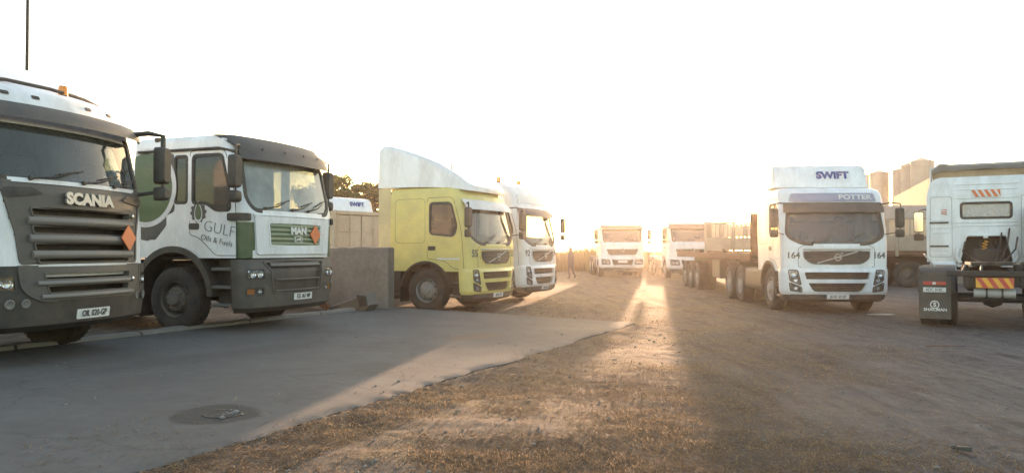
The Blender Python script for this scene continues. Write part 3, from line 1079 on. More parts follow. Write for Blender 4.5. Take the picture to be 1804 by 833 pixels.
    MB().lathe([(.03, 0), (.03, .02), (.018, .028), (0, .028)], 14, front_M(bc, .7, .94, .03)).build('bolt', M_CHROME, lg)
    for s in (-1, 1):
        lamp_unit(bump, bc.F, hl[s], [(s * 1.06, .94, .055), (s * 1.13, .94, .03)])
        MB().lathe([(.055, 0), (.055, .012), (.045, .018), (.03, .008), (0, .004)], 18, front_M(bc, s * 1.05, .72, .0)).build('fog_light', M_SCL, bump)
        MB().lathe([(.05, 0), (.05, .01), (.04, .014), (.03, .004), (0, .002)], 18, front_M(bc, s * .88, .72, .0)).build('fog_light', M_SCL, bump)
    number_plate(root, bc.F, front_M(bc, 0, .56, .0125), .0, .56, 'OIL 020-GP', .52, .115, .01, .105)
    # roof visor, brow and tall domed roof
    visor(root, cab, 1.17, 2.93, 2.75, .1, .2, M_SCG, curl=.0)
    roof_loft(root, [(-.65, .7, 3.1, 3.22, .03), (-.9, .82, 3.1, 3.4, .1), (-1.2, .88, 3.1, 3.56, .16), (-1.6, .9, 3.1, 3.7, .2), (-2.2, .9, 3.1, 3.76, .2), (-2.3, .86, 3.1, 3.7, .18)], M_WHITE, 'roof_dome')
    MB().tube([(-.7, -1.05, 3.2), (-.62, -.6, 3.25), (-.58, 0, 3.26), (-.62, .6, 3.25), (-.7, 1.05, 3.2)], .022, 8).build('roof_rail', M_DARK, root)
    beacon(root, (-.62, .25, 3.2), .055, .15)
    for y in (-.85, -.5, .28, .72):
        plate(cab.F, rect(y - .045, y + .045, 3.03, 3.07, .015), .012, .02, 4).build('marker_lamp', M_BLACK, root)
    interior(root, -.5, 1.1, 2.02, -1.75, 2.6)
    MB().box(-.6, -.5, .25, .5, 2.02, 2.2, .03).build('blue_box', M_BLUE, root)
    tractor_chassis(root, (-1.4, -4.9), 6.0, fifth=False, rim=M_RIMD, floor=1.0)
    return root

# ------------------------------------------------------------------ green and white tanker lorry
def tanker_lorry(loc, rz):
    root = thing('tanker_lorry', 'white fuel lorry with green grille, orange diamond and oil company lettering', 'lorry', loc, rz, 'lorries parked along the concrete apron')
    keys = [(1.18, .0, 1.2, .15, .08, -2.3), (1.9, .0, 1.21, .15, .08, -2.3), (2.02, -.03, 1.215, .15, .08, -2.3), (2.7, -.17, 1.215, .16, .09, -2.3), (2.9, -.24, 1.2, .17, .09, -2.3),
            (3.05, -.28, 1.185, .18, .09, -2.29), (3.12, -.36, 1.13, .2, .09, -2.24), (3.15, -.6, 1.0, .2, .08, -2.1)]
    cab = Cab(keys)
    scr = rpoly([(-.95, 1.93), (.95, 1.93), (1.09, 2.1), (1.05, 2.74), (-1.05, 2.74), (-1.09, 2.1)], [.1, .1, .12, .06, .06, .12], 5)
    door = rpoly([(-.2, 1.22), (-.62, 1.22), (-.95, 1.5), (-1.14, 1.55), (-1.14, 2.88), (-.45, 2.88), (-.24, 2.2)], [.03, .05, .15, .04, .06, .1, .3], 4)
    win = rpoly([(-.34, 1.93), (-.62, 1.93), (-.8, 2.05), (-1.07, 2.05), (-1.07, 2.8), (-.5, 2.8), (-.36, 2.25)], [.06, .08, .08, .06, .06, .08, .2], 4)
    qwin = rpoly([(-1.2, 2.06), (-1.44, 2.06), (-1.44, 2.8), (-1.2, 2.8)], .05, 4)
    arch = disc(-1.48, .55, .74)
    stripe = [(-1.25, 1.1), (-.83, 1.1), (-.83, 1.72), (-1.25, 1.72)]
    def cl(c, k):
        x, y, z = c
        if k == 'F':
            if inside(scr, y, z):
                return None
            if abs(y) > .98 and z < 1.74:
                return 'corner' + ('L' if y > 0 else 'R')
            return 'cab'
        if k in 'LR':
            if inside(arch, x, z) or inside(win, x, z) or inside(qwin, x, z):
                return None
            if inside(door, x, z):
                return 'door' + k
            if x > -.2 and z < 1.74:
                return 'corner' + k
        return 'cab'
    sh = cab.shell(cl, zrows(keys, .04))
    body = sh['cab'].build('cab', M_WHITE, root, 40)
    for k_ in 'LR':
        sh['corner' + k_].build('corner_panel', M_GREEN, root, 40)
    MB().box(-2.2, -.2, -1.1, 1.1, 1.15, 1.2, .02).build('cab_floor', M_CHASSIS, root)
    # raised front hatch framing the green grille
    fr = rpoly([(-.93, 1.24), (.93, 1.24), (.98, 1.84), (-.98, 1.84)], .05, 4)
    gp = rpoly([(-.66, 1.38), (.66, 1.38), (.69, 1.74), (-.69, 1.74)], .035, 4)
    hat = mask_grid(cab.F, fr, [gp], .034, 70).build('front_panel', M_WHITE, root, 40)
    ring(cab.F, fr, .012, .03, .038, .03).build('panel_edge', M_WHITE, hat)
    ring(cab.F, gp, .03, .012, .04, .03).build('grille_frame', M_WHITE, hat)
    bar(cab.F, -1.0, 1.0, 1.86, .05, .004, .03, 14).build('panel_ridge', M_WHITE, hat)
    g = plate(cab.F, gp, .01, .01, 12).build('grille', M_GREEN, root)
    for i in range(5):
        bar(cab.F, -.655, .655, 1.41 + i * .073, .05, .01, .02).build('grille_slat', M_SAGE, g)
    text('maker_lettering', 'MAN', .16, M_PLATE, g, front_M(cab, .02, 1.62, .036), .006, .008, sx=1.2)
    em = plate(cab.F, rect(.02 - .085, .02 + .085, 1.43, 1.53, .012), .034, .01, 4).build('emblem', M_GREEN, g)
    ring(cab.F, rect(.02 - .085, .02 + .085, 1.43, 1.53, .012), .008, .006, .04, .004).build('emblem_frame', M_PLATE, em)
    lion = [(.035, 1.455), (.06, 1.455), (.065, 1.475), (.12, 1.475), (.125, 1.455), (.15, 1.455), (.15, 1.485), (.165, 1.505), (.145, 1.515), (.12, 1.5), (.06, 1.495), (.04, 1.48)]
    q = MB(); q.add([cab.F(u - .08, z, .039) for u, z in lion], [tuple(range(len(lion)))]); q.build('lion_mark', M_PLATE, em)
    diamond(root, cab.F, .5, 1.57, .165, .05)
    ws = window(root, cab.F, scr, G_PALE, 'windscreen', .045, .045)
    wiper(ws, cab, -.75, -.3, 1.97, 2.08); wiper(ws, cab, -.1, .35, 1.97, 2.08); wiper(ws, cab, .35, .8, 1.97, 2.12)
    for s in (-1, 1):
        d = door_set(root, cab, s, door, win, M_WHITE, (-1.05, 1.68), shells=sh)
        S = cab.S(s)
        window(body, S, qwin, G_SIDE, 'quarter_window', .03, .03)
        fender(root, -1.48, .55, .72, .45, s, 1.235, 2, 178, M_DARK, 'wheel_arch', .1)
        mirror(root, S(-.3, 2.9, 0), (-.12, -1.42, 2.5) if s < 0 else (-.34, 1.33, 2.5), .5, .2, .13)
        MB().tube([S(-.2, 2.82, .02), S(-.55, 2.9, .035), S(-2.2, 2.9, .035)], .022, 8).build('rain_rail', M_DARK, root)
        bm_ = plate(S, rect(-.36, -.04, 1.76, 1.88, .03), .05, .06, 6).build('mirror_bracket', M_DARK, root)
        st = MB()
        for z in (.42, .7, .98):
            st.box(-.7, -.32, s * 1.04, s * 1.22, z, z + .05, .01, mi=1)
        st.box(-.72, -.3, s * .85, s * 1.02, .4, 1.2, .01)
        st.build('step', [M_DARK, M_GREYL], root)
        MB().lathe([(0, 0), (.1, 0), (.1, .05), (.075, .09), (.07, .25), (.05, .6), (0, .6)][::-1], 12, Matrix.Translation((-1.85, s * 1.1, 3.13)) @ Matrix.Rotation(math.pi, 4, 'X')).build('air_intake', M_GREY, root)
    # side graphics (camera side and far side): green disc with pale ring, dark cog field, drop-in-cog mark and lettering
    for s in (-1, 1):
        S = cab.S(s)
        cx, cz, r0 = -2.05, 2.32, .56
        lim_ = lambda pts: [(max(-2.28, u), z) for u, z in pts]
        dk = rpoly([(-2.28, 1.5), (-2.0, 1.45), (-1.93, 1.5), (-1.86, 1.46), (-1.62, 1.7), (-1.62, 1.86), (-1.46, 1.92), (-1.44, 2.03), (-1.47, 2.06), (-1.47, 2.84), (-1.6, 2.88), (-2.28, 2.88)], .04, 3)
        gr = plate(S, dk, .004, .006, 12, .06).build('cog_graphic', M_GRAPH, root)
        plate(S, lim_(disc(cx, cz, r0 + .085, n=48)), .0075, .004, 12, .06).build('ring_graphic', M_WHITE2, gr)
        plate(S, lim_(disc(cx, cz, r0, n=48)), .011, .004, 12, .06).build('disc_graphic', M_GREEN, gr)
        # cog with drop
        mx, mz = -.96, 1.9
        cog = []
        for k in range(40):
            a = 2 * math.pi * k / 40
            rr = .165 if (k % 4) < 2 else .14
            cog.append((mx + rr * math.cos(a), mz + rr * math.sin(a)))
        def flat(pts, off, m, nm, par):
            q = MB(); q.add([S(u, z, off) for u, z in pts], [tuple(range(len(pts)))])
            return q.build(nm, m, par)
        lg = flat(cog, .004, M_GRAPH, 'cog_mark', d)
        drop = lambda k_: [(mx + math.sin(a) * .1 * k_ * math.sin(a / 2) ** .8, mz + .035 + (.17 * math.cos(a) - .02) * k_) for a in np.linspace(.001, 2 * math.pi - .001, 30)]
        flat(drop(1.0), .0065, M_WHITE2, 'drop_outline', lg)
        flat(drop(.8), .009, M_GREEN, 'drop_mark', lg)
        if s < 0:
            text('company_lettering', 'GULF', .25, M_INKG, d, side_M(cab, s, -.55, 1.63, .006, R(-11)), .001, -.006, sx=1.05)
            text('company_lettering', 'Oils & Fuels', .125, M_INKG, d, side_M(cab, s, -.6, 1.45, .006, R(-11)), .001, -.001, sx=1.05)
    # bumper
    bk = [(.32, -.06, 1.12, .2, .08, -.3), (.4, .05, 1.2, .22, .1, -.3), (.95, .08, 1.23, .22, .1, -.3), (1.16, .0, 1.22, .2, .09, -.32)]
    bc = Cab(bk)
    rec = rpoly([(-.62, .62), (.66, .62), (.7, 1.0), (.8, 1.12), (-.8, 1.12), (-.68, 1.0)], .04, 3)
    hl = {s: rect(min(s * .82, s * 1.13), max(s * .82, s * 1.13), .86, 1.0, .02) for s in (-1, 1)}
    fg = {s: rect(min(s * .82, s * 1.13), max(s * .82, s * 1.13), .6, .71, .02) for s in (-1, 1)}
    allh = [rec] + list(hl.values()) + list(fg.values())
    bump = bc.shell(lambda c, k: None if (k == 'F' and any(inside(h, c[1], c[2]) for h in allh)) else 'b', zrows(bk, .03), (10, 7, 60, 2), cap=None, back=False)['b'].build('bumper', M_GREY, root, 40)
    MB().box(-.32, -.12, -1.05, 1.05, .4, 1.14, .02).build('bumper_core', M_DARK, bump)
    ring(bc.F, rec, .02, .02, .012, .07).build('opening_frame', M_GREY, bump)
    plate(bc.F, rec, -.055, 0, 12).build('opening_panel', M_DARK, bump)
    for z in (.65, .83):
        bar(bc.F, -.58, .6, z, .025, -.01, .03).build('bumper_rail', M_GREYL, bump)
    bar(bc.F, -.66, .66, 1.07, .07, -.03, .04).build('step_bar', M_GREYL, bump)
    for s in (-1, 1):
        lamp_unit(bump, bc.F, hl[s], [(s * .9, .93, .055), (s * 1.04, .93, .055)], house=M_LAMP)
        lamp_unit(bump, bc.F, fg[s], [(s * .89, .655, .04)], name='fog_light')
        plate(bc.F, rect(min(s * .98, s * 1.12), max(s * .98, s * 1.12), .615, .695, .01), -.016, .01, 3).build('indicator', M_BEACON, bump)
    number_plate(root, bc.F, front_M(bc, .12, .535, .0125), .12, .535, 'FZL 067 MP', .5, .11, .01, .1)
    visor(root, cab, 1.11, 3.13, 2.73, .1, .17, M_GREY, curl=.0)
    for y in (-.7, -.2, .3, .75):
        MB().lathe([(.02, 0), (.02, .01), (0, .014)], 10, front_M(cab, y, 2.92, .165)).build('rivet', M_BLACK, root)
    interior(root, -.45, 1.2, 1.95, -1.7, 2.7)
    tractor_chassis(root, (-1.48, -4.6, -5.95), 7.2, fifth=False, rim=M_RIMD, floor=1.15)
    # the tank behind the cab
    pol = [(1.15 * math.cos(a), 2.0 + .78 * math.sin(a)) for a in np.linspace(0, 2 * math.pi, 28, endpoint=False)]
    MB().loft([[Vector((x, p[0] * k, 2.0 + (p[1] - 2.0) * k)) for p in pol] for x, k in ((-2.6, .9), (-2.65, 1), (-7.0, 1), (-7.05, .9))]).build('tank', M_WHITE2, root, 40)
    return root

# ------------------------------------------------------------------ white lorries facing the camera far off
def far_lorry(name, label, loc, rz, deflector, group, trailer=0.0, plate_s=''):
    root = thing(name, label, 'lorry', loc, rz, group)
    keys = [(1.05, .0, 1.18, .2, .1, -2.1), (1.6, .0, 1.2, .2, .1, -2.1), (1.9, -.04, 1.21, .2, .1, -2.1), (2.65, -.2, 1.2, .2, .1, -2.1), (2.85, -.28, 1.17, .2, .1, -2.08), (2.97, -.42, 1.1, .22, .1, -2.05), (3.01, -.7, .95, .2, .1, -2.0)]
    cab = Cab(keys)
    scr = rpoly([(-1.0, 1.92), (1.0, 1.92), (1.04, 2.6), (-1.04, 2.6)], .09, 4)
    door = rpoly([(-.3, 1.1), (-.6, 1.1), (-.8, 1.3), (-1.3, 1.35), (-1.3, 2.72), (-.55, 2.72), (-.32, 2.1)], .06, 3)
    win = rpoly([(-.45, 1.9), (-1.2, 1.95), (-1.2, 2.62), (-.62, 2.62)], .07, 3)
    arch = disc(-1.35, .5, .7)
    def cl(c, k):
        x, y, z = c
        if k == 'F':
            return None if inside(scr, y, z) else 'cab'
        if k in 'LR':
            if inside(arch, x, z) or inside(win, x, z):
                return None
            if inside(door, x, z):
                return 'door' + k
        return 'cab'
    sh = cab.shell(cl, zrows(keys, .06), (30, 5, 34, 6))
    sh['cab'].build('cab', M_WHITE, root, 40)
    MB().box(-2.0, -.2, -1.1, 1.1, 1.02, 1.08, .02).build('cab_floor', M_CHASSIS, root)
    ws = window(root, cab.F, scr, G_WIND, 'windscreen', .05, .05)
    wiper(ws, cab, -.6, -.15, 1.95, 2.08); wiper(ws, cab, .1, .55, 1.95, 2.08)
    gp = rpoly([(-.74, 1.2), (.74, 1.2), (.86, 1.52), (-.86, 1.52)], [.12, .12, .04, .04], 4)
    g = plate(cab.F, gp, .01, .02, 12).build('grille', M_DARK, root)
    for z in (1.26, 1.34, 1.42):
        bar(cab.F, -.74, .74, z, .03, .01, .015).build('grille_slat', M_GREY, g)
    MB().lathe([(.075, -.01), (.08, .012), (.1, .012), (.105, -.01)], 20, front_M(cab, 0, 1.47, .035)).build('emblem', M_CHROME, g)
    for s in (-1, 1):
        door_set(root, cab, s, door, win, M_WHITE, (-1.15, 1.6), shells=sh)
        mirror(root, cab.S(s)(-.2, 2.6, 0), (.0, s * 1.45, 2.3), .55, .22, .12)
        fender(root, -1.35, .5, .68, .4, s, 1.22, 5, 175, M_WHITE, 'wheel_arch', .06)
        MB().box(-.62, -.3, s * .95, s * 1.18, .4, 1.0, .03).build('step', M_DARK, root)
    bk = [(.5, .02, 1.15, .2, .1, -.5), (.58, .08, 1.22, .22, .12, -.5), (1.02, .08, 1.23, .22, .12, -.5), (1.1, .02, 1.2, .2, .1, -.5)]
    bc = Cab(bk)
    sl_ = rpoly([(-.5, .66), (.5, .66), (.58, .96), (-.58, .96)], .05, 4)
    hl = {s: rpoly([(s * .66, .68), (s * 1.1, .7), (s * 1.12, .97), (s * .7, .95)], .04, 3) for s in (-1, 1)}
    hh = [sl_] + list(hl.values())
    bump = bc.shell(lambda c, k: None if (k == 'F' and any(inside(h, c[1], c[2]) for h in hh)) else 'b', zrows(bk, .04), (8, 6, 48, 2), cap=None, back=False)['b'].build('bumper', M_WHITE, root, 40)
    MB().box(-.45, -.12, -1.05, 1.05, .5, 1.08, .02).build('bumper_core', M_BLACK, bump)
    ring(bc.F, sl_, .014, .02, .01, .06).build('opening_frame', M_DARK, bump)
    for s in (-1, 1):
        lamp_unit(bump, bc.F, hl[s], [(s * .8, .82, .07), (s * .98, .83, .07)])
    number_plate(bump, bc.F, front_M(bc, 0, .84, .0125), 0, .84, plate_s, .5, .11, .01, .09)
    MB().box(-.3, -.05, -1.08, 1.08, .28, .5, .04).build('lower_bumper', M_DARK, root)
    visor(root, cab, 1.1, 2.8, 2.58, .03, .16, M_GREY)
    if deflector:  # deflector added to lengthen this lorry's cast shadow
        roof_loft(root, [(-.75, 1.0, 2.95, 3.0, .02), (-1.0, 1.08, 2.95, 3.2, .08), (-1.4, 1.12, 2.95, 3.42, .14), (-1.95, 1.12, 2.95, 3.5, .16), (-2.05, 1.08, 2.95, 3.45, .15)], M_WHITE, 'roof_deflector')
    interior(root, -.45, 1.05, 1.9, -1.55, 2.5)
    tractor_chassis(root, (-1.35, -4.3, -5.65), 6.6)
    if trailer:
        pass
    return root

# ------------------------------------------------------------------ tractor seen from behind (right edge)
def rear_view_tractor(loc, rz):
    """local origin: ground under the rear end of the frame; x forward"""
    root = thing('rear_view_tractor', 'white tractor lorry seen from behind with hazard chevrons and mudflap', 'lorry', loc, rz)
    xb = 4.55                                                     # back of the cab
    f = MB()
    for s in (-1, 1):
        f.box(.0, 6.5, s * .43 - .045, s * .43 + .045, .78, 1.04, .01)
    for x in (.1, 1.2, 2.4, 3.6):
        f.box(x - .05, x + .05, -.42, .42, .8, 1.0, .01)
    for x in (1.1, 2.5):
        axle_beam(f, x, .95, .52)
    f.box(xb + .2, 6.6, -.42, .42, .5, 1.3, .06)
    f.build('chassis_frame', M_CHASSIS, root)
    for s in (-1, 1):
        for x in (1.1, 2.5):
            wheel(root, x, s * 1.22, rear=True, dual=True, rim=M_RIMD)
        wheel(root, 6.0, s * 1.2, rim=M_RIMD)
        fender(root, 1.1, .52, .6, .62, s, 1.23, 20, 168, M_DARK, 'rear_mudguard', .025)
        fender(root, 2.5, .52, .6, .62, s, 1.23, 12, 160, M_DARK, 'rear_mudguard', .025)
        # mudflap with lamps, plate, roundel and lettering
        fl = MB()
        pol = rpoly([(s * 1.2, .16), (s * .68, .16), (s * .68, 1.03), (s * 1.2, 1.03)], [.02, .02, .1, .1], 4)
        rg = []
        for x_ in (.36, .375):
            rg.append([Vector((x_ + .05 * ((1.03 - p[1]) / .87) ** 2, p[0], p[1])) for p in pol])
        fl.loft(rg)
        flap = fl.build('mudflap', M_GREY, root)
        T = lambda y, z, o=.0: basis((0, -1, 0), (0, 0, 1), (.355 - o, y, z))
        MB().box(.335, .36, s * .76, s * 1.14, .80, .865, .01).build('tail_lamp_bar', M_RED, flap)
        MB().box(.328, .336, s * .93, s * .98, .81, .855, .004).build('tail_lamp', M_PLATE, flap)
        p = MB().box(.345, .358, s * .76, s * 1.14, .665, .755, .005).build('number_plate', M_PLATE, flap)
        text('plate_lettering', 'ADC 018C', .085, M_INK, p, T(s * .95, .71, .012), .001, .001, sx=.75)
        rm = MB().lathe([(.06, 0), (.06, .006), (.078, .006), (.078, 0)], 26, T(s * .95, .43, -.03)).build('roundel', M_PLATE, flap)
        text('roundel_letter', 'S', .11, M_PLATE, rm, T(s * .95, .43, -.022), .003, .004)
        text('maker_lettering', 'SHACMAN', .075, M_PLATE, flap, T(s * .94, .335, -.03), .004, .002, sx=1.08)
        MB().tube([(.42, s * .62, 1.0), (.42, s * 1.18, 1.02), (.5, s * 1.22, 1.1)], .018, 6).build('flap_bracket', M_CHASSIS, flap)
        MB().box(3.2, 3.8, s * .6, s * 1.1, .7, 1.2, .04).build('battery_box' if s < 0 else 'air_tank', M_WHITE2 if s > 0 else M_CHASSIS, root)
        MB().tube([(.9, s * .95, 1.13), (1.0, s * 1.12, 1.35), (1.6, s * 1.16, 1.38), (1.7, s * 1.0, 1.14)], .014, 6).build('guard_stay', M_STEEL, root)
    # cross tail beam, chevron plate, silver cylinder
    MB().box(-.02, .04, -.75, .75, .98, 1.08, .015).build('tail_beam', M_CHASSIS, root)
    ch = MB().box(-.05, -.025, -.29, .29, .78, .96, .004).build('chevron_plate', M_REDW, root)
    for k in range(4):
        y0 = .29 - k * .165
        pts = [(y0, .965), (y0 - .08, .965), (y0 - .2, .775), (y0 - .12, .775)]
        pts = [(max(-.29, min(.29, y)), z) for y, z in pts]
        MB().prism([(y, z) for y, z in pts], 0, -.056, -.049).build('chevron_stripe', M_RED, ch)
    t = MB().tube([(.12, -.32, .68), (.12, .32, .68)], .085, 16).build('air_cylinder', M_STEEL, root)
    for y in (-.12, .12):
        MB().lathe([(.083, -.015), (.095, -.015), (.095, .015), (.083, .015)], 16, Matrix.Translation((.12, y, .68)) @ Matrix.Rotation(R(90), 4, 'X')).build('clamp', M_BLACK, t)
    # fifth wheel
    pol = rpoly([(1.2, -.35), (2.2, -.45), (2.2, .45), (1.2, .35), (1.2, .09), (1.65, .06), (1.65, -.06), (1.2, -.09)], .04, 3)
    MB().prism(pol, 2, 1.16, 1.22).box(1.6, 2.0, -.5, -.38, 1.02, 1.17).box(1.6, 2.0, .38, .5, 1.02, 1.17).build('fifth_wheel', M_CHASSIS, root)
    # cab: x measured backwards from its front so the class fits; front lies at xb + 2.3
    X0 = xb + 2.3
    K = [(1.18, .0, 1.2, .2, .1), (2.0, .0, 1.21, .2, .1), (2.75, -.15, 1.2, .2, .1), (3.0, -.24, 1.14, .2, .1), (3.12, -.36, 1.05, .2, .1), (3.16, -.6, .92, .2, .1)]
    keys = [(z, X0 + xf, hw, r_, b, xb + (0 if z < 2.9 else (z - 2.9) * .25)) for z, xf, hw, r_, b in K]
    cab = Cab(keys)
    win = rect(-.49, .49, 2.2, 2.54, .06)
    tun = rpoly([(-.56, 1.1), (.56, 1.1), (.4, 1.8), (-.4, 1.8)], [.01, .01, .06, .06], 4)
    arch = disc(6.0, .5, .72)
    swin = rpoly([(X0 - .5, 1.95), (X0 - 1.2, 1.95), (X0 - 1.2, 2.62), (X0 - .62, 2.62)], .07, 3)
    sdoor = rpoly([(X0 - .3, 1.25), (X0 - 1.3, 1.3), (X0 - 1.3, 2.72), (X0 - .5, 2.72)], .06, 3)
    scr = rpoly([(-1.0, 1.9), (1.0, 1.9), (1.03, 2.66), (-1.03, 2.66)], .09, 4)
    def cl(c, k):
        x, y, z = c
        if k == 'B':
            return None if inside(win, y, z) or inside(tun, y, z) else 'cab'
        if k == 'F':
            return None if inside(scr, y, z) else 'cab'
        if inside(arch, x, z) or inside(swin, x, z):
            return None
        return 'door' + k if inside(sdoor, x, z) else 'cab'
    sh = cab.shell(cl, zrows(keys, .04), (40, 5, 30, 56))
    body = sh['cab'].build('cab', M_WHITE, root, 40)
    window(root, cab.F, scr, G_WIND, 'windscreen', .05, .05)
    for s in (-1, 1):
        door_set(root, cab, s, sdoor, swin, M_WHITE, (X0 - 1.15, 1.7), shells=sh)
    window(root, cab.B, win, G_BACK, 'rear_window', .035, .03)
    cu = MB()
    n = 48
    for k in range(n):
        y0, y1 = -.5 + k / n, -.5 + (k + 1) / n
        x0, x1 = xb + .06 + .02 * math.sin(k * 1.3), xb + .06 + .02 * math.sin((k + 1) * 1.3)
        cu.add([(x0, y0, 2.16), (x1, y1, 2.16), (x1, y1, 2.58), (x0, y0, 2.58)], [(0, 1, 2, 3)])
    cu.build('curtain', M_CURT, root, 60)
    ring(cab.B, tun, .035, .03, .02, .3).build('engine_tunnel', M_WHITE, root)
    MB().box(xb + .28, xb + .34, -.6, .6, 1.0, 1.85, .01).build('tunnel_back', M_CHASSIS, root)
    en = MB().box(xb - .2, xb + .28, -.3, .3, 1.05, 1.5, .06)
    for k in range(4):
        en.tube([(xb - .05, -.2 + .1 * k, 1.1), (xb - .15, -.25 + .12 * k, 1.45), (xb + .2, -.2 + .11 * k, 1.66)], .022, 6)
    en.build('engine', M_CHASSIS, root)
    co = MB()
    pts = []
    for k in range(90):
        a = k * .5
        pts.append((xb - .12 + .05 * math.cos(a), .12 + .05 * math.sin(a) - k * .0012, 1.18 + k * .0055))
    co.tube(pts, .009, 5).build('coiled_hose', M_REDW, root)
    MB().box(xb - .04, xb - .01, -.04, .06, 1.73, 1.8, .008).build('work_lamp', M_PLATE, root)
    for z in (2.98, 2.86, 2.66, 2.1, 2.02):
        bar(cab.B, -.62, .62, z, .03, 0, .014).build('cab_rib', M_WHITE, body)
    for s in (-1, 1):
        for z in (2.16, 1.98, 1.86, 1.46, 1.36):
            bar(cab.B, min(s * .74, s * 1.1), max(s * .74, s * 1.1), z, .026, 0, .012).build('cab_rib', M_WHITE, body)
        for z in (2.1, 1.55):
            MB().box(xb - .03, xb + .02, s * .75, s * 1.14, z - .018, z + .018, .006).build('grab_strip', M_BLACK, body)
        seam(body, cab.B, rpoly([(s * .68, 1.3), (s * 1.14, 1.3), (s * 1.12, 2.7), (s * .68, 2.7)], .05, 3), .004)
        st = plate(cab.B, rect(min(s * .78, s * .9), max(s * .78, s * .9), 2.28, 2.42, .005), .006, .006, 3).build('marker_plate', M_PLATE, root)
        for k in range(3):
            q = [(s * .78 + s * .0, 2.28 + .05 * k), (s * .9, 2.31 + .05 * k), (s * .9, 2.335 + .04 * k), (s * .78, 2.305 + .05 * k)]
            plate(cab.B, q, .009, .003, 3, .02).build('marker_stripe', M_RED, st)
        mirror(root, (X0 - .25, s * 1.2, 2.5), (X0 + .0, s * 1.46, 2.2), .55, .24, .12)
        # curled lower corner trims of the cab back
        MB().tube([(xb - .02, s * .56, 1.5), (xb - .06, s * .6, 1.3), (xb - .04, s * .52, 1.16)], .05, 8).build('corner_trim', M_WHITE, root)
    cp = plate(cab.B, rect(-.29, .29, 2.68, 2.84, .006), .018, .016, 4).build('rear_marker', M_PLATE, root)
    for k in range(5):
        y0 = .29 - k * .125
        q = [(y0, 2.84), (y0 - .07, 2.84), (y0 - .16, 2.68), (y0 - .09, 2.68)]
        plate(cab.B, [(max(-.29, min(.29, y)), z) for y, z in q], .022, .004, 3, .05).build('marker_stripe', M_ORANGE, cp)
    # hollow-backed roof spoiler
    sp = MB()
    n = 22
    rg = []
    for k in range(n + 1):
        t_ = k / n
        y = 1.14 - 2.28 * t_
        e = abs(y) / 1.14
        zt = 3.46 + (.03 if e > .72 else 0) - .16 * max(0, e - .82) / .18
        rg.append([Vector((xb + .12, y, zt)), Vector((xb + .15, y, zt + .02)), Vector((xb + .9, y * .97, 3.42 - .1 * e)), Vector((xb + 1.6, y * .9, 3.2 - .1 * e)), Vector((xb + 1.9, y * .85, 3.12)),
                   Vector((xb + 1.6, y * .88, 3.12)), Vector((xb + .9, y * .94, 3.36 - .1 * e)), Vector((xb + .14, y * .985, zt - .03))])
    sp.loft(rg).build('roof_spoiler', M_WHITE2, root, 40)
    for s in (-1, 1):
        MB().prism([(xb + .12, 3.0), (xb + .1, 3.42), (xb + .9, 3.38), (xb + 1.8, 3.12), (xb + 1.6, 3.02)], 1, s * 1.1, s * 1.135).build('spoiler_cheek', M_WHITE2, root)
    MB().box(xb + .62, xb + .66, -1.08, 1.08, 3.1, 3.36, .01).build('spoiler_shade_panel', M_RUSTC, root)  # brown panel coloured to stand for the shade inside the hollow
    for k, (y0, m_) in enumerate(((-.45, M_BLACK), (-.3, M_CHASSIS), (-.6, M_BLACK), (.42, M_BLACK))):
        pts = [(xb - .03, y0, 1.95 - .1 * k), (xb - .25, y0 + .05, 1.6 - .06 * k), (xb - .5, y0 * .6, 1.25), (xb - 1.1, y0 * .4, 1.12 + .03 * k), (xb - 1.9, y0 * .3, 1.2)]
        MB().tube(pts, .018, 6).build('air_hose', m_, root)
    for y in (-.62, .2, .5):
        MB().tube([(.3, y, 1.06), (.9, y * .9, 1.16), (1.3, y * .8, 1.1)], .02, 6).build('cable', M_BLACK, root)
    # exhaust stack and air cleaner on the far side
    MB().box(xb - .55, xb - .12, -1.2, -.72, 1.0, 2.45, .08).build('air_cleaner', M_DARK, root)
    return root
# ------------------------------------------------------------------ setting: ground, concrete apron
AZ = R(25.5)
AV = (math.sin(AZ), math.cos(AZ))           # along the apron's edge
NV = (-math.cos(AZ), math.sin(AZ))          # across the apron, towards the parked row
A0 = (0.0, 9.9)
SW, SE = 5.8, 5.5                           # apron width, far end
def yard(s, d, z=0.0):
    return Vector((A0[0] + s * AV[0] + d * NV[0], A0[1] + s * AV[1] + d * NV[1], z))
def vnoise(x, y, seed=0):
    xi, yi = np.floor(x).astype(np.int64), np.floor(y).astype(np.int64)
    fx, fy = x - xi, y - yi
    fx, fy = fx * fx * (3 - 2 * fx), fy * fy * (3 - 2 * fy)
    def h(a, b):
        n = (a * 374761393 + b * 668265263 + seed * 974634777) & 0xffffffff
        n = ((n ^ (n >> 13)) * 1274126177) & 0xffffffff
        return ((n ^ (n >> 16)) & 0xffff) / 65535.0
    return (h(xi, yi) * (1 - fx) + h(xi + 1, yi) * fx) * (1 - fy) + (h(xi, yi + 1) * (1 - fx) + h(xi + 1, yi + 1) * fx) * fy
def fbm(x, y, o=4, seed=0):
    v, a, t_ = 0, .5, 0
    for k in range(o):
        v = v + a * vnoise(x * 2 ** k, y * 2 ** k, seed + k)
        t_ += a
        a *= .5
    return v / t_ - .5
def sstep(a, b, x):
    t_ = np.clip((x - a) / (b - a), 0, 1)
    return t_ * t_ * (3 - 2 * t_)
def sd(x, y):
    dx, dy = x - A0[0], y - A0[1]
    return dx * AV[0] + dy * AV[1], dx * NV[0] + dy * NV[1]
def zslab(d):
    return .065 + .125 * np.clip(d, 0, SW) / SW
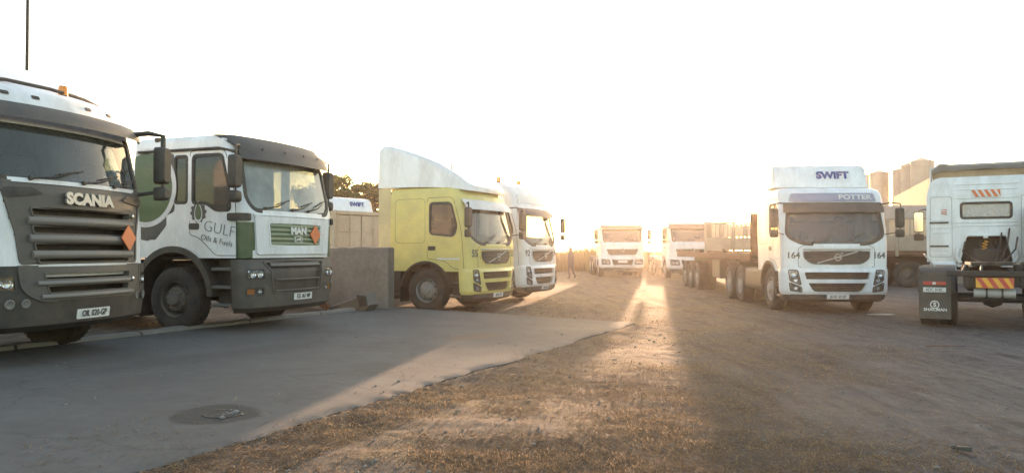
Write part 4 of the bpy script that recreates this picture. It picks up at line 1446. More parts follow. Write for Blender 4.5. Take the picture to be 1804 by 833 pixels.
def gz(x, y):
    """ground height"""
    x, y = np.asarray(x, float), np.asarray(y, float)
    s, d = sd(x, y)
    near = sstep(-6, 3, y) * (1 - sstep(30, 60, np.hypot(x, y)))
    rough = (.05 * fbm(x * .35, y * .35, 3, 3) + .035 * fbm(x * 1.1, y * 1.1, 3, 11) + .018 * fbm(x * 4.0, y * 4.0, 3, 21) + .012 * fbm(x * 9.0, y * 9.0, 2, 27)) * near
    # wheel ruts swinging through the yard
    for k, (c0, am, ph) in enumerate(((2.6, 1.2, .3), (4.4, 1.2, .35), (7.2, 2.0, 1.0), (9.0, 2.0, 1.05))):
        cx = c0 + am * np.sin(y * .16 + ph) + (y - 8) * .16
        rough = rough - .03 * np.exp(-((x - cx) / .14) ** 2) * near + .014 * np.exp(-((np.abs(x - cx) - .3) / .12) ** 2) * near
    bank = .05 * np.exp(-np.clip(-d, 0, 9) / .35) * (d < 0) * (s < SE)
    base = bank + np.where(d > 0, zslab(d) - .07, 0) * (1 - sstep(SE - .1, SE + .5, s))
    yardz = .16 * sstep(SW - .3, SW, d) * (1 - sstep(SE - .1, SE + .6, s)) * 0
    calm = np.where((d > -.05) & (d < SW + .1) & (s < SE + .1), 0.0, 1.0)
    calm = np.where((d >= SW + .1) & (s < SE), .5, calm)
    calm = np.where(y > 17, calm * .6, calm)
    return base + rough * calm

def ground_material():
    m = bpy.data.materials.new('yard_dirt')
    m.use_nodes = True
    t = m.node_tree
    b = t.nodes['Principled BSDF']
    b.inputs['Roughness'].default_value = 0.95
    b.inputs['Specular IOR Level'].default_value = 0.15
    tc = t.nodes.new('ShaderNodeTexCoord')
    def noise(scale, det=6, stretch=None, rough=.6):
        n = t.nodes.new('ShaderNodeTexNoise')
        n.inputs['Scale'].default_value = scale
        n.inputs['Detail'].default_value = det
        n.inputs['Roughness'].default_value = rough
        if stretch:
            mp = t.nodes.new('ShaderNodeMapping')
            mp.inputs['Scale'].default_value = stretch
            mp.inputs['Rotation'].default_value = (0, 0, R(20))
            t.links.new(tc.outputs['Object'], mp.inputs[0])
            t.links.new(mp.outputs[0], n.inputs['Vector'])
        else:
            t.links.new(tc.outputs['Object'], n.inputs['Vector'])
        return n.outputs[0]
    def ramp(src, stops):
        r = t.nodes.new('ShaderNodeValToRGB')
        e = r.color_ramp.elements
        while len(e) < len(stops):
            e.new(.5)
        for el, (p, c) in zip(e, stops):
            el.position = p
            el.color = (*c, 1)
        t.links.new(src, r.inputs[0])
        return r.outputs[0]
    def mix(f, a, b_, mode='MIX'):
        x = t.nodes.new('ShaderNodeMix')
        x.data_type = 'RGBA'
        x.blend_type = mode
        t.links.new(f, x.inputs['Factor']) if not isinstance(f, float) else x.inputs['Factor'].__setattr__('default_value', f)
        t.links.new(a, x.inputs['A'])
        t.links.new(b_, x.inputs['B'])
        return x.outputs['Result']
    c1 = ramp(noise(.35, 5), [(.3, (.175, .132, .105)), (.7, (.125, .10, .088))])
    c2 = ramp(noise(5, 8, (1, 1, 1), .7), [(.32, (.055, .043, .033)), (.5, (.13, .10, .075)), (.7, (.22, .17, .115))])
    straw = ramp(noise(26, 6, (1, .35, 1), .7), [(.42, (.09, .065, .042)), (.62, (.28, .195, .095))])
    sm = ramp(noise(.9, 6), [(.45, (0, 0, 0)), (.62, (.75, .75, .75))])
    c = mix(.6, c1, c2)
    bare = ramp(noise(9, 8, (1, .4, 1), .7), [(.3, (.088, .075, .069)), (.55, (.132, .112, .103)), (.75, (.18, .155, .14))])
    dm = t.nodes.new('ShaderNodeVectorMath')
    dm.operation = 'DOT_PRODUCT'
    dm.inputs[1].default_value = (-NV[0], -NV[1], 0)
    t.links.new(tc.outputs['Object'], dm.inputs[0])
    dn = t.nodes.new('ShaderNodeMath')
    dn.operation = 'MULTIPLY_ADD'
    dn.inputs[1].default_value = 5.0
    t.links.new(noise(.4, 4), dn.inputs[0])
    t.links.new(dm.outputs['Value'], dn.inputs[2])
    q = -(A0[0] * NV[0] + A0[1] * NV[1])
    mr = t.nodes.new('ShaderNodeMapRange')
    mr.inputs['From Min'].default_value = q + 3.6
    mr.inputs['From Max'].default_value = q + 7.4
    t.links.new(dn.outputs[0], mr.inputs[0])
    c = mix(sm, c, straw)
    c = mix(mr.outputs[0], c, bare)
    dark = ramp(noise(1.6, 7, (1, .5, 1)), [(.3, (.55, .52, .5)), (.46, (1, 1, 1))])
    c = mix(1.0, c, dark, 'MULTIPLY')
    streak = ramp(noise(2.2, 7, (1.6, .16, 1), .65), [(.36, (.62, .6, .58)), (.5, (1, 1, 1)), (.68, (1.18, 1.16, 1.12))])
    c = mix(.8, c, streak, 'MULTIPLY')
    t.links.new(c, b.inputs['Base Color'])
    bp = t.nodes.new('ShaderNodeBump')
    bp.inputs['Strength'].default_value = .9
    bp.inputs['Distance'].default_value = .012
    t.links.new(noise(38, 8, None, .75), bp.inputs['Height'])
    t.links.new(bp.outputs[0], b.inputs['Normal'])
    return m

def grid_mesh(name, xs, ys, zf, m):
    X, Y = np.meshgrid(xs, ys)
    Z = zf(X, Y)
    nx, ny = len(xs), len(ys)
    v = np.stack([X, Y, Z], -1).reshape(-1, 3)
    i = np.arange(nx * ny).reshape(ny, nx)
    f = np.stack([i[:-1, :-1], i[:-1, 1:], i[1:, 1:], i[1:, :-1]], -1).reshape(-1, 4)
    me = bpy.data.meshes.new(name)
    me.vertices.add(len(v)); me.vertices.foreach_set('co', v.ravel())
    me.loops.add(f.size); me.loops.foreach_set('vertex_index', f.ravel().astype(np.int32))
    me.polygons.add(len(f)); me.polygons.foreach_set('loop_start', np.arange(0, f.size, 4, dtype=np.int32))
    me.polygons.foreach_set('use_smooth', np.ones(len(f), bool))
    me.update(calc_edges=True)
    me.materials.append(m)
    return me

def spread(a, b, n, p=2.2):
    return a + (b - a) * np.linspace(0, 1, n) ** p
gxs = np.concatenate([-spread(10, 380, 40)[::-1], np.arange(-9.95, 13, .055), spread(13, 380, 50)])
gys = np.concatenate([-spread(-1.5, 45, 10)[::-1], np.arange(1.6, 3, .2), np.arange(3.0, 17, .045), np.arange(17, 30, .14), np.arange(30, 60, .6), spread(60, 570, 40)])
M_DIRT = ground_material()
struct(tag(link('ground', grid_mesh('ground', gxs, gys, gz, M_DIRT)), 'brown dirt yard with dry straw and wheel ruts', None))

# concrete apron: irregular edge, gentle fall towards the yard
def slab_material():
    m = mat('apron_concrete', (.104, .099, .092), .85, dirt=(.07, .066, .06), amt=.7, scale=.9, var=.12, bump=.07, bscale=45)
    t = m.node_tree
    b = t.nodes['Principled BSDF']
    src = b.inputs['Base Color'].links[0].from_socket
    tc = t.nodes.new('ShaderNodeTexCoord')
    # oil stain round the broken drain, tyre scuffs along the apron
    def dist(px, py, sx, sy, rot, lo, hi):
        mp = t.nodes.new('ShaderNodeMapping')
        mp.vector_type = 'TEXTURE'
        mp.inputs['Location'].default_value = (px, py, 0)
        mp.inputs['Rotation'].default_value = (0, 0, rot)
        mp.inputs['Scale'].default_value = (sx, sy, 1000)
        t.links.new(tc.outputs['Object'], mp.inputs[0])
        nz = t.nodes.new('ShaderNodeTexNoise')
        nz.inputs['Scale'].default_value = 3.5
        t.links.new(tc.outputs['Object'], nz.inputs['Vector'])
        ln = t.nodes.new('ShaderNodeVectorMath')
        ln.operation = 'LENGTH'
        t.links.new(mp.outputs[0], ln.inputs[0])
        ad = t.nodes.new('ShaderNodeMath')
        ad.operation = 'MULTIPLY_ADD'
        ad.inputs[1].default_value = .5
        t.links.new(nz.outputs[0], ad.inputs[0])
        t.links.new(ln.outputs['Value'], ad.inputs[2])
        mr = t.nodes.new('ShaderNodeMapRange')
        mr.inputs['From Min'].default_value = lo
        mr.inputs['From Max'].default_value = hi
        mr.inputs['To Min'].default_value = 1
        mr.inputs['To Max'].default_value = 0
        t.links.new(ad.outputs[0], mr.inputs[0])
        return mr.outputs[0]
    for (px, py, sx, sy, rot, lo, hi, col, k) in (
            (-2.47, 6.5, .36, .4, 0, 1.15, 1.3, (.032, .03, .027), .9), (-5.0, 7.6, .3, .3, 0, .9, 1.4, (.05, .047, .043), .4),
            (-3.2, 10.4, 1.2, .35, R(60), .7, 1.4, (.06, .056, .05), .5), (-.6, 12.2, .8, .35, R(58), .8, 1.3, (.12, .085, .052), .8), (-4.2, 9.0, 1.6, .3, R(66), .7, 1.5, (.062, .058, .052), .45)):
        f = dist(px, py, sx, sy, rot, lo, hi)
        mu = t.nodes.new('ShaderNodeMath')
        mu.operation = 'MULTIPLY'
        mu.inputs[1].default_value = k
        t.links.new(f, mu.inputs[0])
        x = t.nodes.new('ShaderNodeMix')
        x.data_type = 'RGBA'
        t.links.new(mu.outputs[0], x.inputs['Factor'])
        t.links.new(src, x.inputs['A'])
        x.inputs['B'].default_value = (*col, 1)
        src = x.outputs['Result']
    # hairline cracks and soil trodden over the concrete
    vo = t.nodes.new('ShaderNodeTexVoronoi')
    vo.feature = 'DISTANCE_TO_EDGE'
    vo.inputs['Scale'].default_value = .42
    wn = t.nodes.new('ShaderNodeTexNoise')
    wn.inputs['Scale'].default_value = 1.6
    wn.inputs['Detail'].default_value = 6
    t.links.new(tc.outputs['Object'], wn.inputs['Vector'])
    va = t.nodes.new('ShaderNodeVectorMath')
    va.operation = 'MULTIPLY_ADD'
    va.inputs[1].default_value = (.9, .9, 0)
    t.links.new(wn.outputs['Color'], va.inputs[0])
    t.links.new(tc.outputs['Object'], va.inputs[2])
    t.links.new(va.outputs[0], vo.inputs['Vector'])
    for (s0, lo, hi, col, k) in ((vo.outputs['Distance'], .002, .009, (.04, .037, .033), .4),):
        mr = t.nodes.new('ShaderNodeMapRange')
        mr.inputs['From Min'].default_value = lo
        mr.inputs['From Max'].default_value = hi
        mr.inputs['To Min'].default_value = k
        mr.inputs['To Max'].default_value = 0
        t.links.new(s0, mr.inputs[0])
        x = t.nodes.new('ShaderNodeMix')
        x.data_type = 'RGBA'
        t.links.new(mr.outputs[0], x.inputs['Factor'])
        t.links.new(src, x.inputs['A'])
        x.inputs['B'].default_value = (*col, 1)
        src = x.outputs['Result']
    sn = t.nodes.new('ShaderNodeTexNoise')
    sn.inputs['Scale'].default_value = 1.1
    sn.inputs['Detail'].default_value = 9
    sn.inputs['Roughness'].default_value = .7
    t.links.new(tc.outputs['Object'], sn.inputs['Vector'])
    mr = t.nodes.new('ShaderNodeMapRange')
    mr.inputs['From Min'].default_value = .5
    mr.inputs['From Max'].default_value = .66
    mr.inputs['To Max'].default_value = .5
    t.links.new(sn.outputs[0], mr.inputs[0])
    x = t.nodes.new('ShaderNodeMix')
    x.data_type = 'RGBA'
    t.links.new(mr.outputs[0], x.inputs['Factor'])
    t.links.new(src, x.inputs['A'])
    x.inputs['B'].default_value = (.08, .067, .055, 1)
    src = x.outputs['Result']
    t.links.new(src, b.inputs['Base Color'])
    return m
M_SLAB = slab_material()
def build_slab():
    S_ = np.linspace(-13.5, SE, 260)
    D_ = np.concatenate([[0, .03, .08, .15], np.linspace(.25, SW, 70)])
    SS, DD = np.meshgrid(S_, D_)
    zz = zslab(DD) + .012 * fbm(SS * .5, DD * .5, 3, 51) + .004 * fbm(SS * 3, DD * 3, 2, 57)
    zz = zz - .018 * np.clip(1 - DD / .12, 0, 1) ** 1.5
    e = .16 * fbm(S_ * 1.1, S_ * 0, 4, 61) + .09 * fbm(S_ * 5, S_ * 0, 3, 63)
    DD = DD + e[None, :] * np.clip(1 - DD / .6, 0, 1)
    ee = .1 * fbm(D_ * 1.5, D_ * 0, 4, 71)
    SS = SS + ee[:, None] * np.clip(1 - (SE - SS) / .5, 0, 1)
    X = A0[0] + SS * AV[0] + DD * NV[0]
    Y = A0[1] + SS * AV[1] + DD * NV[1]
    ny, nx = X.shape
    v = list(map(tuple, np.stack([X, Y, zz], -1).reshape(-1, 3)))
    idx = np.arange(nx * ny).reshape(ny, nx)
    f = list(map(tuple, np.stack([idx[:-1, :-1], idx[:-1, 1:], idx[1:, 1:], idx[1:, :-1]], -1).reshape(-1, 4)[:, ::-1]))
    loop = list(idx[0, :]) + list(idx[1:, -1])
    for a, b in zip(loop[:-1], loop[1:]):
        o = len(v)
        v += [(v[a][0], v[a][1], v[a][2] - .16), (v[b][0], v[b][1], v[b][2] - .16)]
        f.append((a, b, o + 1, o))
    mb = MB()
    mb.v, mb.f, mb.m = v, f, [0] * len(f)
    return mb.build('pavement', M_SLAB, None, 40)
struct(tag(build_slab(), 'pale worn concrete apron running along the row of lorries', None))

# broken low kerb behind the apron
def kerb_piece(s0, s1, seed):
    n = max(3, int((s1 - s0) / .12))
    rg = []
    for k in range(n + 1):
        s = s0 + (s1 - s0) * k / n
        j = float(fbm(np.array([s * 2.2]), np.array([seed * 3.1]), 3, 81)[0])
        h = .055 + .05 * j
        d0 = SW - .12 + .08 * j
        rg.append([yard(s, d0, .12), yard(s, d0 + .03, .19 + h * .8), yard(s, d0 + .12, .19 + h), yard(s, d0 + .24, .19 + h * .9), yard(s, d0 + .32, .1)])
    return MB().loft(rg)
kroot = struct(tag(kerb_piece(-11.0, -9.0, 1).build('kerb', M_CONC), 'broken low concrete kerb at the back of the apron', None))
ks = [(-8.96, -6.9), (-6.85, -4.8), (-4.74, -2.75), (-2.7, -.9), (-.85, 1.3), (1.36, 3.2), (3.24, 4.95)]
for i, (a, b) in enumerate(ks):
    kerb_piece(a, b, i + 2).build('kerb_stone', M_CONC, kroot)

# loose straw and stones
def blades(name, n, gen, m, label):
    P = gen(n)
    v = P.reshape(-1, 3)
    k = P.shape[1]
    f = np.arange(len(v)).reshape(-1, k)
    me = bpy.data.meshes.new(name)
    me.vertices.add(len(v)); me.vertices.foreach_set('co', v.ravel())
    me.loops.add(f.size); me.loops.foreach_set('vertex_index', f.ravel().astype(np.int32))
    me.polygons.add(len(f)); me.polygons.foreach_set('loop_start', np.arange(0, f.size, k, dtype=np.int32))
    me.update(calc_edges=True)
    me.materials.append(m)
    o = link(name, me)
    o['kind'] = 'stuff'
    o['label'] = label
    return o
def straw_mat(name, col, col2, tl=.35):
    m = bpy.data.materials.new(name)
    m.use_nodes = True
    t = m.node_tree
    for n in list(t.nodes):
        t.nodes.remove(n)
    out = t.nodes.new('ShaderNodeOutputMaterial')
    g = t.nodes.new('ShaderNodeNewGeometry')
    mx = t.nodes.new('ShaderNodeMix')
    mx.data_type = 'RGBA'
    mx.inputs['A'].default_value = (*col, 1)
    mx.inputs['B'].default_value = (*col2, 1)
    t.links.new(g.outputs['Random Per Island'], mx.inputs['Factor'])
    d = t.nodes.new('ShaderNodeBsdfDiffuse')
    tr = t.nodes.new('ShaderNodeBsdfTranslucent')
    t.links.new(mx.outputs['Result'], d.inputs[0])
    t.links.new(mx.outputs['Result'], tr.inputs[0])
    ms = t.nodes.new('ShaderNodeMixShader')
    ms.inputs[0].default_value = tl
    t.links.new(d.outputs[0], ms.inputs[1])
    t.links.new(tr.outputs[0], ms.inputs[2])
    t.links.new(ms.outputs[0], out.inputs[0])
    return m
M_STRAW = straw_mat('dry_straw', (.36, .25, .15), (.13, .09, .062))
M_STUB = straw_mat('golden_stubble', (.36, .26, .16), (.17, .125, .085), .5)
M_REED = straw_mat('dry_reed', (.20, .16, .07), (.09, .085, .04), .3)
M_LEAF = straw_mat('leaf', (.035, .075, .02), (.075, .115, .03), .4)
M_LEAFD = straw_mat('olive_leaf', (.03, .06, .018), (.06, .095, .03), .4)
M_WEED = straw_mat('dry_weed', (.35, .20, .06), (.22, .16, .05), .4)
def straw_gen(n):
    out = []
    need = n
    while need > 0:
        y = 3.0 + rng.random(need * 3) ** 1.7 * 17
        x = (rng.random(need * 3) * 1.5 - .72) * y * .98
        s, d = sd(x, y)
        den = sstep(-.08, .22, fbm(x * .55, y * .55, 4, 31)) * .9 + .12
        den = den * (1 - .8 * sstep(2.0, 6.0, -d - .25 * np.clip(8 - y, 0, 9)))
        den = np.where((d > -.7) & (d < .0), np.maximum(den, .75), den)
        ok = (rng.random(len(x)) < den) & ((d < -.02) | (s > SE + .15)) & (x < 9)
        ok |= (rng.random(len(x)) < .03) & (d > 0) & (d < 1.2)
        out.append(np.stack([x[ok], y[ok], d[ok]], -1))
        need = n - sum(len(o) for o in out)
    p = np.concatenate(out)[:n]
    x, y, d = p.T
    z = np.where((d > 0) & (sd(x, y)[0] < SE), zslab(d) + .002, gz(x, y))
    a = rng.random(n) * 2 * math.pi
    L = .02 + .075 * rng.random(n) ** 2
    w_ = .0018 + .0028 * rng.random(n)
    el = rng.random(n) ** 7 * .5
    ux, uy, uz = np.cos(a) * np.cos(el), np.sin(a) * np.cos(el), np.sin(el)
    px, py = -np.sin(a) * w_, np.cos(a) * w_
    z = z + .003
    P = np.stack([np.stack([x - px, y - py, z], -1), np.stack([x + px, y + py, z], -1),
                  np.stack([x + ux * L + px * .4, y + uy * L + py * .4, z + uz * L + .004], -1), np.stack([x + ux * L - px * .4, y + uy * L - py * .4, z + uz * L + .004], -1)], 1)
    return P
blades('straw', 100000, straw_gen, M_STRAW, 'dry straw litter strewn over the dirt yard')

def stubble_gen(n):
    P = straw_gen(n * 2)
    c = P.mean(1)
    k_ = vnoise(c[:, 0] * 1.7, c[:, 1] * 2.6, 141) * .6 + vnoise(c[:, 0] * 5, c[:, 1] * 7, 143) * .4 + .25 * rng.random(n * 2)
    P = P[np.argsort(-k_)[:n]]
    base = (P[:, 0] + P[:, 1]) / 2
    a = rng.random(n) * 2 * math.pi
    L = .005 + .013 * rng.random(n) ** 1.6
    w_ = .0018 + .0022 * rng.random(n)
    lean = .2 + rng.random(n) * 1.1
    px, py = -np.sin(a) * w_, np.cos(a) * w_
    q = rng.random(n) * 6.28
    tx, ty = np.cos(q) * np.sin(lean) * L, np.sin(q) * np.sin(lean) * L
    tz = np.cos(lean) * L
    x, y, z = base.T
    return np.stack([np.stack([x - px, y - py, z - .004], -1), np.stack([x + px, y + py, z - .004], -1),
                     np.stack([x + tx + px * .5, y + ty + py * .5, z + tz], -1), np.stack([x + tx - px * .5, y + ty - py * .5, z + tz], -1)], 1)
blades('stubble', 45000, stubble_gen, M_STUB, 'short upright golden stubble catching the low sun')

def stones(n):
    mb_v, mb_f = [], []
    ico = [(0, 0, 1), (.9, 0, .35), (.28, .85, .35), (-.72, .53, .35), (-.72, -.53, .35), (.28, -.85, .35), (.6, .5, -.4), (-.3, .8, -.4), (-.8, 0, -.4), (-.3, -.8, -.4), (.6, -.5, -.4)]
    fc = [(0, 1, 2), (0, 2, 3), (0, 3, 4), (0, 4, 5), (0, 5, 1), (1, 6, 2), (2, 6, 7), (2, 7, 3), (3, 7, 8), (3, 8, 4), (4, 8, 9), (4, 9, 5), (5, 9, 10), (5, 10, 1), (1, 10, 6)]
    for k in range(n):
        y = 3.2 + random.random() ** 1.6 * 20
        x = (random.random() * 1.45 - .7) * y
        s, d = sd(x, y)
        on = 0 < d < SW and s < SE
        if on and random.random() < .88:
            continue
        z = float(zslab(d)) if on else float(gz(x, y))
        r_ = (.004 + .014 * random.random() ** 4) * (1 + y * .03)
        sx, sy, sz = r_ * random.uniform(.8, 1.5), r_ * random.uniform(.7, 1.2), r_ * random.uniform(.5, .9)
        a = random.random() * 6.3
        o = len(mb_v)
        for p in ico:
            q = (p[0] * sx * random.uniform(.8, 1.2), p[1] * sy * random.uniform(.8, 1.2), p[2] * sz)
            mb_v.append((x + q[0] * math.cos(a) - q[1] * math.sin(a), y + q[0] * math.sin(a) + q[1] * math.cos(a), z + q[2] + sz * .2))
        mb_f += [tuple(i + o for i in f) for f in fc]
    mb = MB()
    mb.v, mb.f, mb.m = mb_v, mb_f, [0] * len(mb_f)
    o = mb.build('gravel', mat('stone', (.22, .19, .155), .9, dirt=(.1, .085, .07), amt=.6, scale=3, var=.2), None, 20, fix=False)
    o['kind'] = 'stuff'
    o['label'] = 'scattered small stones on the dirt'
stones(5200)

# ------------------------------------------------------------------ wall, container, buildings
wl = thing('concrete_wall', 'low plain concrete wall at the end of the apron', 'wall', yard(5.25, 5.45, 0), math.atan2(NV[1], NV[0]))
wall_m = MB()
n = 26
rg = []
for k in range(n + 1):
    x = 5.2 * k / n
    j = .012 * math.sin(k * 2.3) + .008 * math.sin(k * 5.1)
    rg.append([Vector((x, -.11, -.1)), Vector((x, -.11, 1.50 + j)), Vector((x, -.095, 1.515 + j)), Vector((x, .095, 1.515 + j)), Vector((x, .11, 1.5 + j)), Vector((x, .11, -.1))])
wall_m.loft(rg).build('wall_panel', M_CONC, wl)
MB().box(-.035, .0, -.09, .09, 0, 1.49, .01).build('end_flange', M_GREYL, wl)

def container(loc, rz):
    r = thing('shipping_container', 'rusty tan steel container with double doors behind the low wall', 'container', loc, rz)
    L, W, H = 6.06, 1.22, 2.86
    def corr(p0, p1, z0, z1, nrm, n):
        mb = MB()
        prof = []
        p0, p1, nrm = Vector(p0), Vector(p1), Vector(nrm)
        for k in range(n):
            for f_, o in ((0, 0), (.3, 0), (.5, -.036), (.8, -.036)):
                prof.append(p0 + (p1 - p0) * ((k + f_) / n) + nrm * o)
        prof.append(p1)
        for a, b in zip(prof[:-1], prof[1:]):
            mb.add([(a.x, a.y, z0), (b.x, b.y, z0), (b.x, b.y, z1), (a.x, a.y, z1)], [(0, 1, 2, 3)])
        return mb
    for s in (-1, 1):
        corr((-L + .08, s * W, 0), (-.08, s * W, 0), .15, H - .1, (0, s, 0), 22).build('side_panel', M_RUSTC, r, 20)
    corr((-L, -W, 0), (-L, W, 0), .15, H - .1, (-1, 0, 0), 9).build('end_panel', M_RUSTC, r, 20)
    MB().box(-L, 0, -W, W, H - .06, H - .02, .01).build('roof_panel', M_RUSTC, r)
    MB().box(-L, 0, -W, W, .06, .16, .01).build('floor_frame', M_RUST, r)
    for x in (-L, 0):
        for s in (-1, 1):
            MB().box(x - .08, x + .06, s * W - .07, s * W + .04, 0, H, .012).build('corner_post', M_RUSTC, r)
        MB().box(x - .07, x + .05, -W + .06, W - .06, H - .14, H - .01, .012).build('header_rail', M_RUSTC, r)
    for s in (-1, 1):
        MB().box(-L + .1, -.1, s * W - .05, s * W + .03, H - .12, H - .01, .012).build('top_rail', M_RUSTC, r)
        d = MB()
        d.box(-.03, .01, s * .02, s * (W - .08), .16, H - .16, .008)
        for zc in (.55, 1.15, 1.75, 2.3):
            d.box(.008, .022, s * .1, s * (W - .16), zc - .2, zc + .2, .012)
        dd = d.build('door', M_RUSTC, r)
        for y in (.55,):
            b = MB().tube([(.055, s * y, .12), (.055, s * y, H - .12)], .018, 8)
            for z in (.3, 1.2, 2.2):
                b.box(.01, .085, s * y - .03, s * y + .03, z - .04, z + .04, .006)
            b.box(.06, .08, s * y, s * y + .3, 1.17, 1.21, .006)
            b.build('locking_bar', M_RUSTC, dd)
    return r
container((-6.2, 27.6, .0), R(-38)).location = Vector((-6.2, 27.0, 0)) + Vector((math.sin(R(38)), math.cos(R(38)), 0)) * 1.22

# long high-sided trailer parked across the back on the right
def dropside_trailer(p0, p1):
    d = Vector(p1) - Vector(p0)
    L = d.length
    r = thing('dropside_trailer', 'long cream high-sided trailer parked across the yard behind lorry 164', 'trailer', p0, math.atan2(d.y, d.x))
    ch = MB()
    for s in (-1, 1):
        ch.box(.1, L - .1, s * .45 - .05, s * .45 + .05, .95, 1.22, .01)
    for k in range(9):
        x = .3 + k * (L - .6) / 8
        ch.box(x - .05, x + .05, -1.15, 1.15, 1.14, 1.24, .01)
    for x in (L - 3.6, L - 2.3, L - 1.0):
        axle_beam(ch, x, .95)
    ch.build('chassis_frame', M_CHASSIS, r)
    for x in (L - 3.6, L - 2.3, L - 1.0):
        for s in (-1, 1):
            wheel(r, x, s * 1.2, rear=True, dual=True, rim=M_RIMD)
    for s in (-1, 1):
        MB().box(1.2, L - 4.4, s * 1.1, s * 1.16, .55, 1.1, .02).build('side_guard', M_CHASSIS, r)
        MB().box(1.4, 1.6, s * .75, s * .9, .05, 1.0, .02).build('landing_leg', M_CHASSIS, r)
    MB().box(0, L, -1.2, 1.2, 1.24, 1.32, .015).build('deck', M_RUST, r)
    npan = 7
    for s in (-1, 1):
        for k in range(npan + 1):
            x = k * L / npan
            MB().box(x - .06, x + .06, s * 1.17, s * 1.25, 1.22, 2.72, .012).build('post', M_SIDE, r)
        MB().box(-.05, L + .05, s * 1.18, s * 1.24, 2.66, 2.74, .012).build('top_rail', M_SIDE, r)
        for k in range(npan):
            x0, x1 = k * L / npan + .07, (k + 1) * L / npan - .07
            MB().box(x0, x1, s * 1.19, s * 1.23, 1.45, 2.02, .01).build('side_board', M_SIDE, r)
            MB().box(x0, x1, s * 1.18, s * 1.24, 1.34, 1.43, .01).build('lower_rail', M_RUST, r)
            nb = 6
            for q in range(nb):
                if (k * 7 + q * 5 + (1 if s > 0 else 0)) % 9 == 0:
                    continue
                xa = x0 + (x1 - x0) * q / nb
                MB().box(xa + .02, xa + (x1 - x0) / nb - .025, s * 1.195, s * 1.225, 2.06, 2.64, .006).build('plank', M_RUSTC if (k + q) % 3 else M_SIDE, r)
    MB().box(-.06, 0, -1.2, 1.2, 1.3, 2.75, .015).build('headboard', M_SIDE, r)
    MB().box(L, L + .06, -1.2, 1.2, 1.3, 2.6, .015).build('tailboard', M_SIDE, r)
    return r
dropside_trailer((9.7, 36.6, 0), (17.0, 30.6, 0))

def flatbed(loc, rz):
    r = thing('flatbed_trailer', 'dark flatbed trailer with tall headboard coupled behind lorry 164', 'trailer', loc, rz)
    L = 12.2
    ch = MB()
    for s in (-1, 1):
        ch.box(-L, -2.6, s * .45 - .06, s * .45 + .06, .85, 1.2, .01)
        ch.box(-2.6, -.1, s * .45 - .06, s * .45 + .06, 1.23, 1.32, .01)
    for k in range(12):
        x = -.3 - k * (L - .6) / 11
        ch.box(x - .04, x + .04, -1.18, 1.18, 1.235, 1.32, .01)
    for x in (-8.0, -9.3, -10.6):
        axle_beam(ch, x, .95)
    ch.build('chassis_frame', M_CHASSIS, r)
    for x in (-8.0, -9.3, -10.6):
        for s in (-1, 1):
            wheel(r, x, s * 1.2, rear=True, dual=True)
    for k in range(9):
        y0 = -1.2 + k * 2.4 / 9
        MB().box(-L, -.05, y0 + .004, y0 + 2.4 / 9 - .004, 1.32, 1.36, .004).build('deck_plank', M_RUST, r)
    for s in (-1, 1):
        MB().box(-L, 0, s * 1.205, s * 1.25, 1.2, 1.38, .01).build('side_rail', M_RUST, r)
        MB().box(-5.4, -4.2, s * .8, s * 1.15, .55, 1.15, .03).build('tool_box', M_DARK, r)
        MB().box(-3.4, -3.2, s * .7, s * .85, .1, 1.2, .02).build('landing_leg', M_CHASSIS, r)
        for k in range(6):
            x = -1.4 - k * 1.9
            MB().box(x - .03, x + .03, s * 1.2, s * 1.26, 1.38, 1.5 if k % 2 else 1.44, .008).build('stake', M_RUST, r)
    hb = MB().box(-.06, .0, -1.22, 1.22, 1.32, 2.45, .015)
    for y in (-1.15, -.6, 0, .6, 1.15):
        hb.box(0, .05, y - .05, y + .05, 1.32, 2.42, .01)
    hb.build('headboard', M_RUST, r)
    return r
flatbed((7.64, 20.75, 0), R(-93))

# silos and shed
def silo(x, y, r_, h, label):
    t = thing('grain_silo', label, 'silo', (x, y, 0), 0, 'silos beyond the yard')
    n = 40
    prof = []
    k = 0
    z = 0
    while z < h:
        prof += [(r_, z), (r_ - .03, z + .03), (r_, z + .06)]
        z += 1.2
    prof.append((r_, h))
    MB().lathe(prof, n, None).build('drum', M_STEEL, t, 40)
    MB().lathe([(r_ * 1.03, h - .05), (r_ * 1.03, h + .06), (r_ * .3, h + r_ * .3), (r_ * .28, h + r_ * .36), (0, h + r_ * .38)], n).build('roof', M_STEEL, t, 30)
    lad = MB()
    for s in (-.2, .2):
        lad.tube([(s, -r_ - .08, 0), (s, -r_ - .08, h)], .03, 5)
    for i in range(int(h / .4)):
        lad.tube([(-.2, -r_ - .08, .3 + .4 * i), (.2, -r_ - .08, .3 + .4 * i)], .02, 4)
    lad.build('ladder', M_STEEL, t)
    return t
def at(px, Y):
    return (px - 902) / 1363 * Y
silo(at(1516, 73), 73, .8, 8.45, 'slim silo half hidden behind the roof board of lorry 164')
silo(at(1550, 70), 70, .8, 8.4, 'single pale silo standing clear between lorry 164 and the shed')
for i, (px, Y, rr, h) in enumerate(((1590, 68.5, .76, 8.5), (1607, 66.5, .84, 8.7), (1626, 64.5, .9, 8.8))):
    silo(at(px, Y), Y, rr, h, ('furthest of the three silos in a row rising behind the shed roof', 'middle of the three silos in a row rising behind the shed roof', 'nearest of the three silos in a row rising behind the shed roof')[i])
cw = thing('silo_catwalk', 'thin catwalk line linking the tops of the silos', 'catwalk', (at(1516, 73), 73, 8.9))
pth = [Vector((0, 0, 0)), Vector((at(1550, 70) - at(1516, 73), -3, .0)), Vector((at(1590, 68.5) - at(1516, 73), -4.5, .05)), Vector((at(1626, 64.5) - at(1516, 73), -8.5, .3))]
MB().tube(pth, .06, 5).build('walkway', M_STEEL, cw)
MB().tube([p + Vector((0, 0, .5)) for p in pth], .025, 4).build('handrail', M_STEEL, cw)

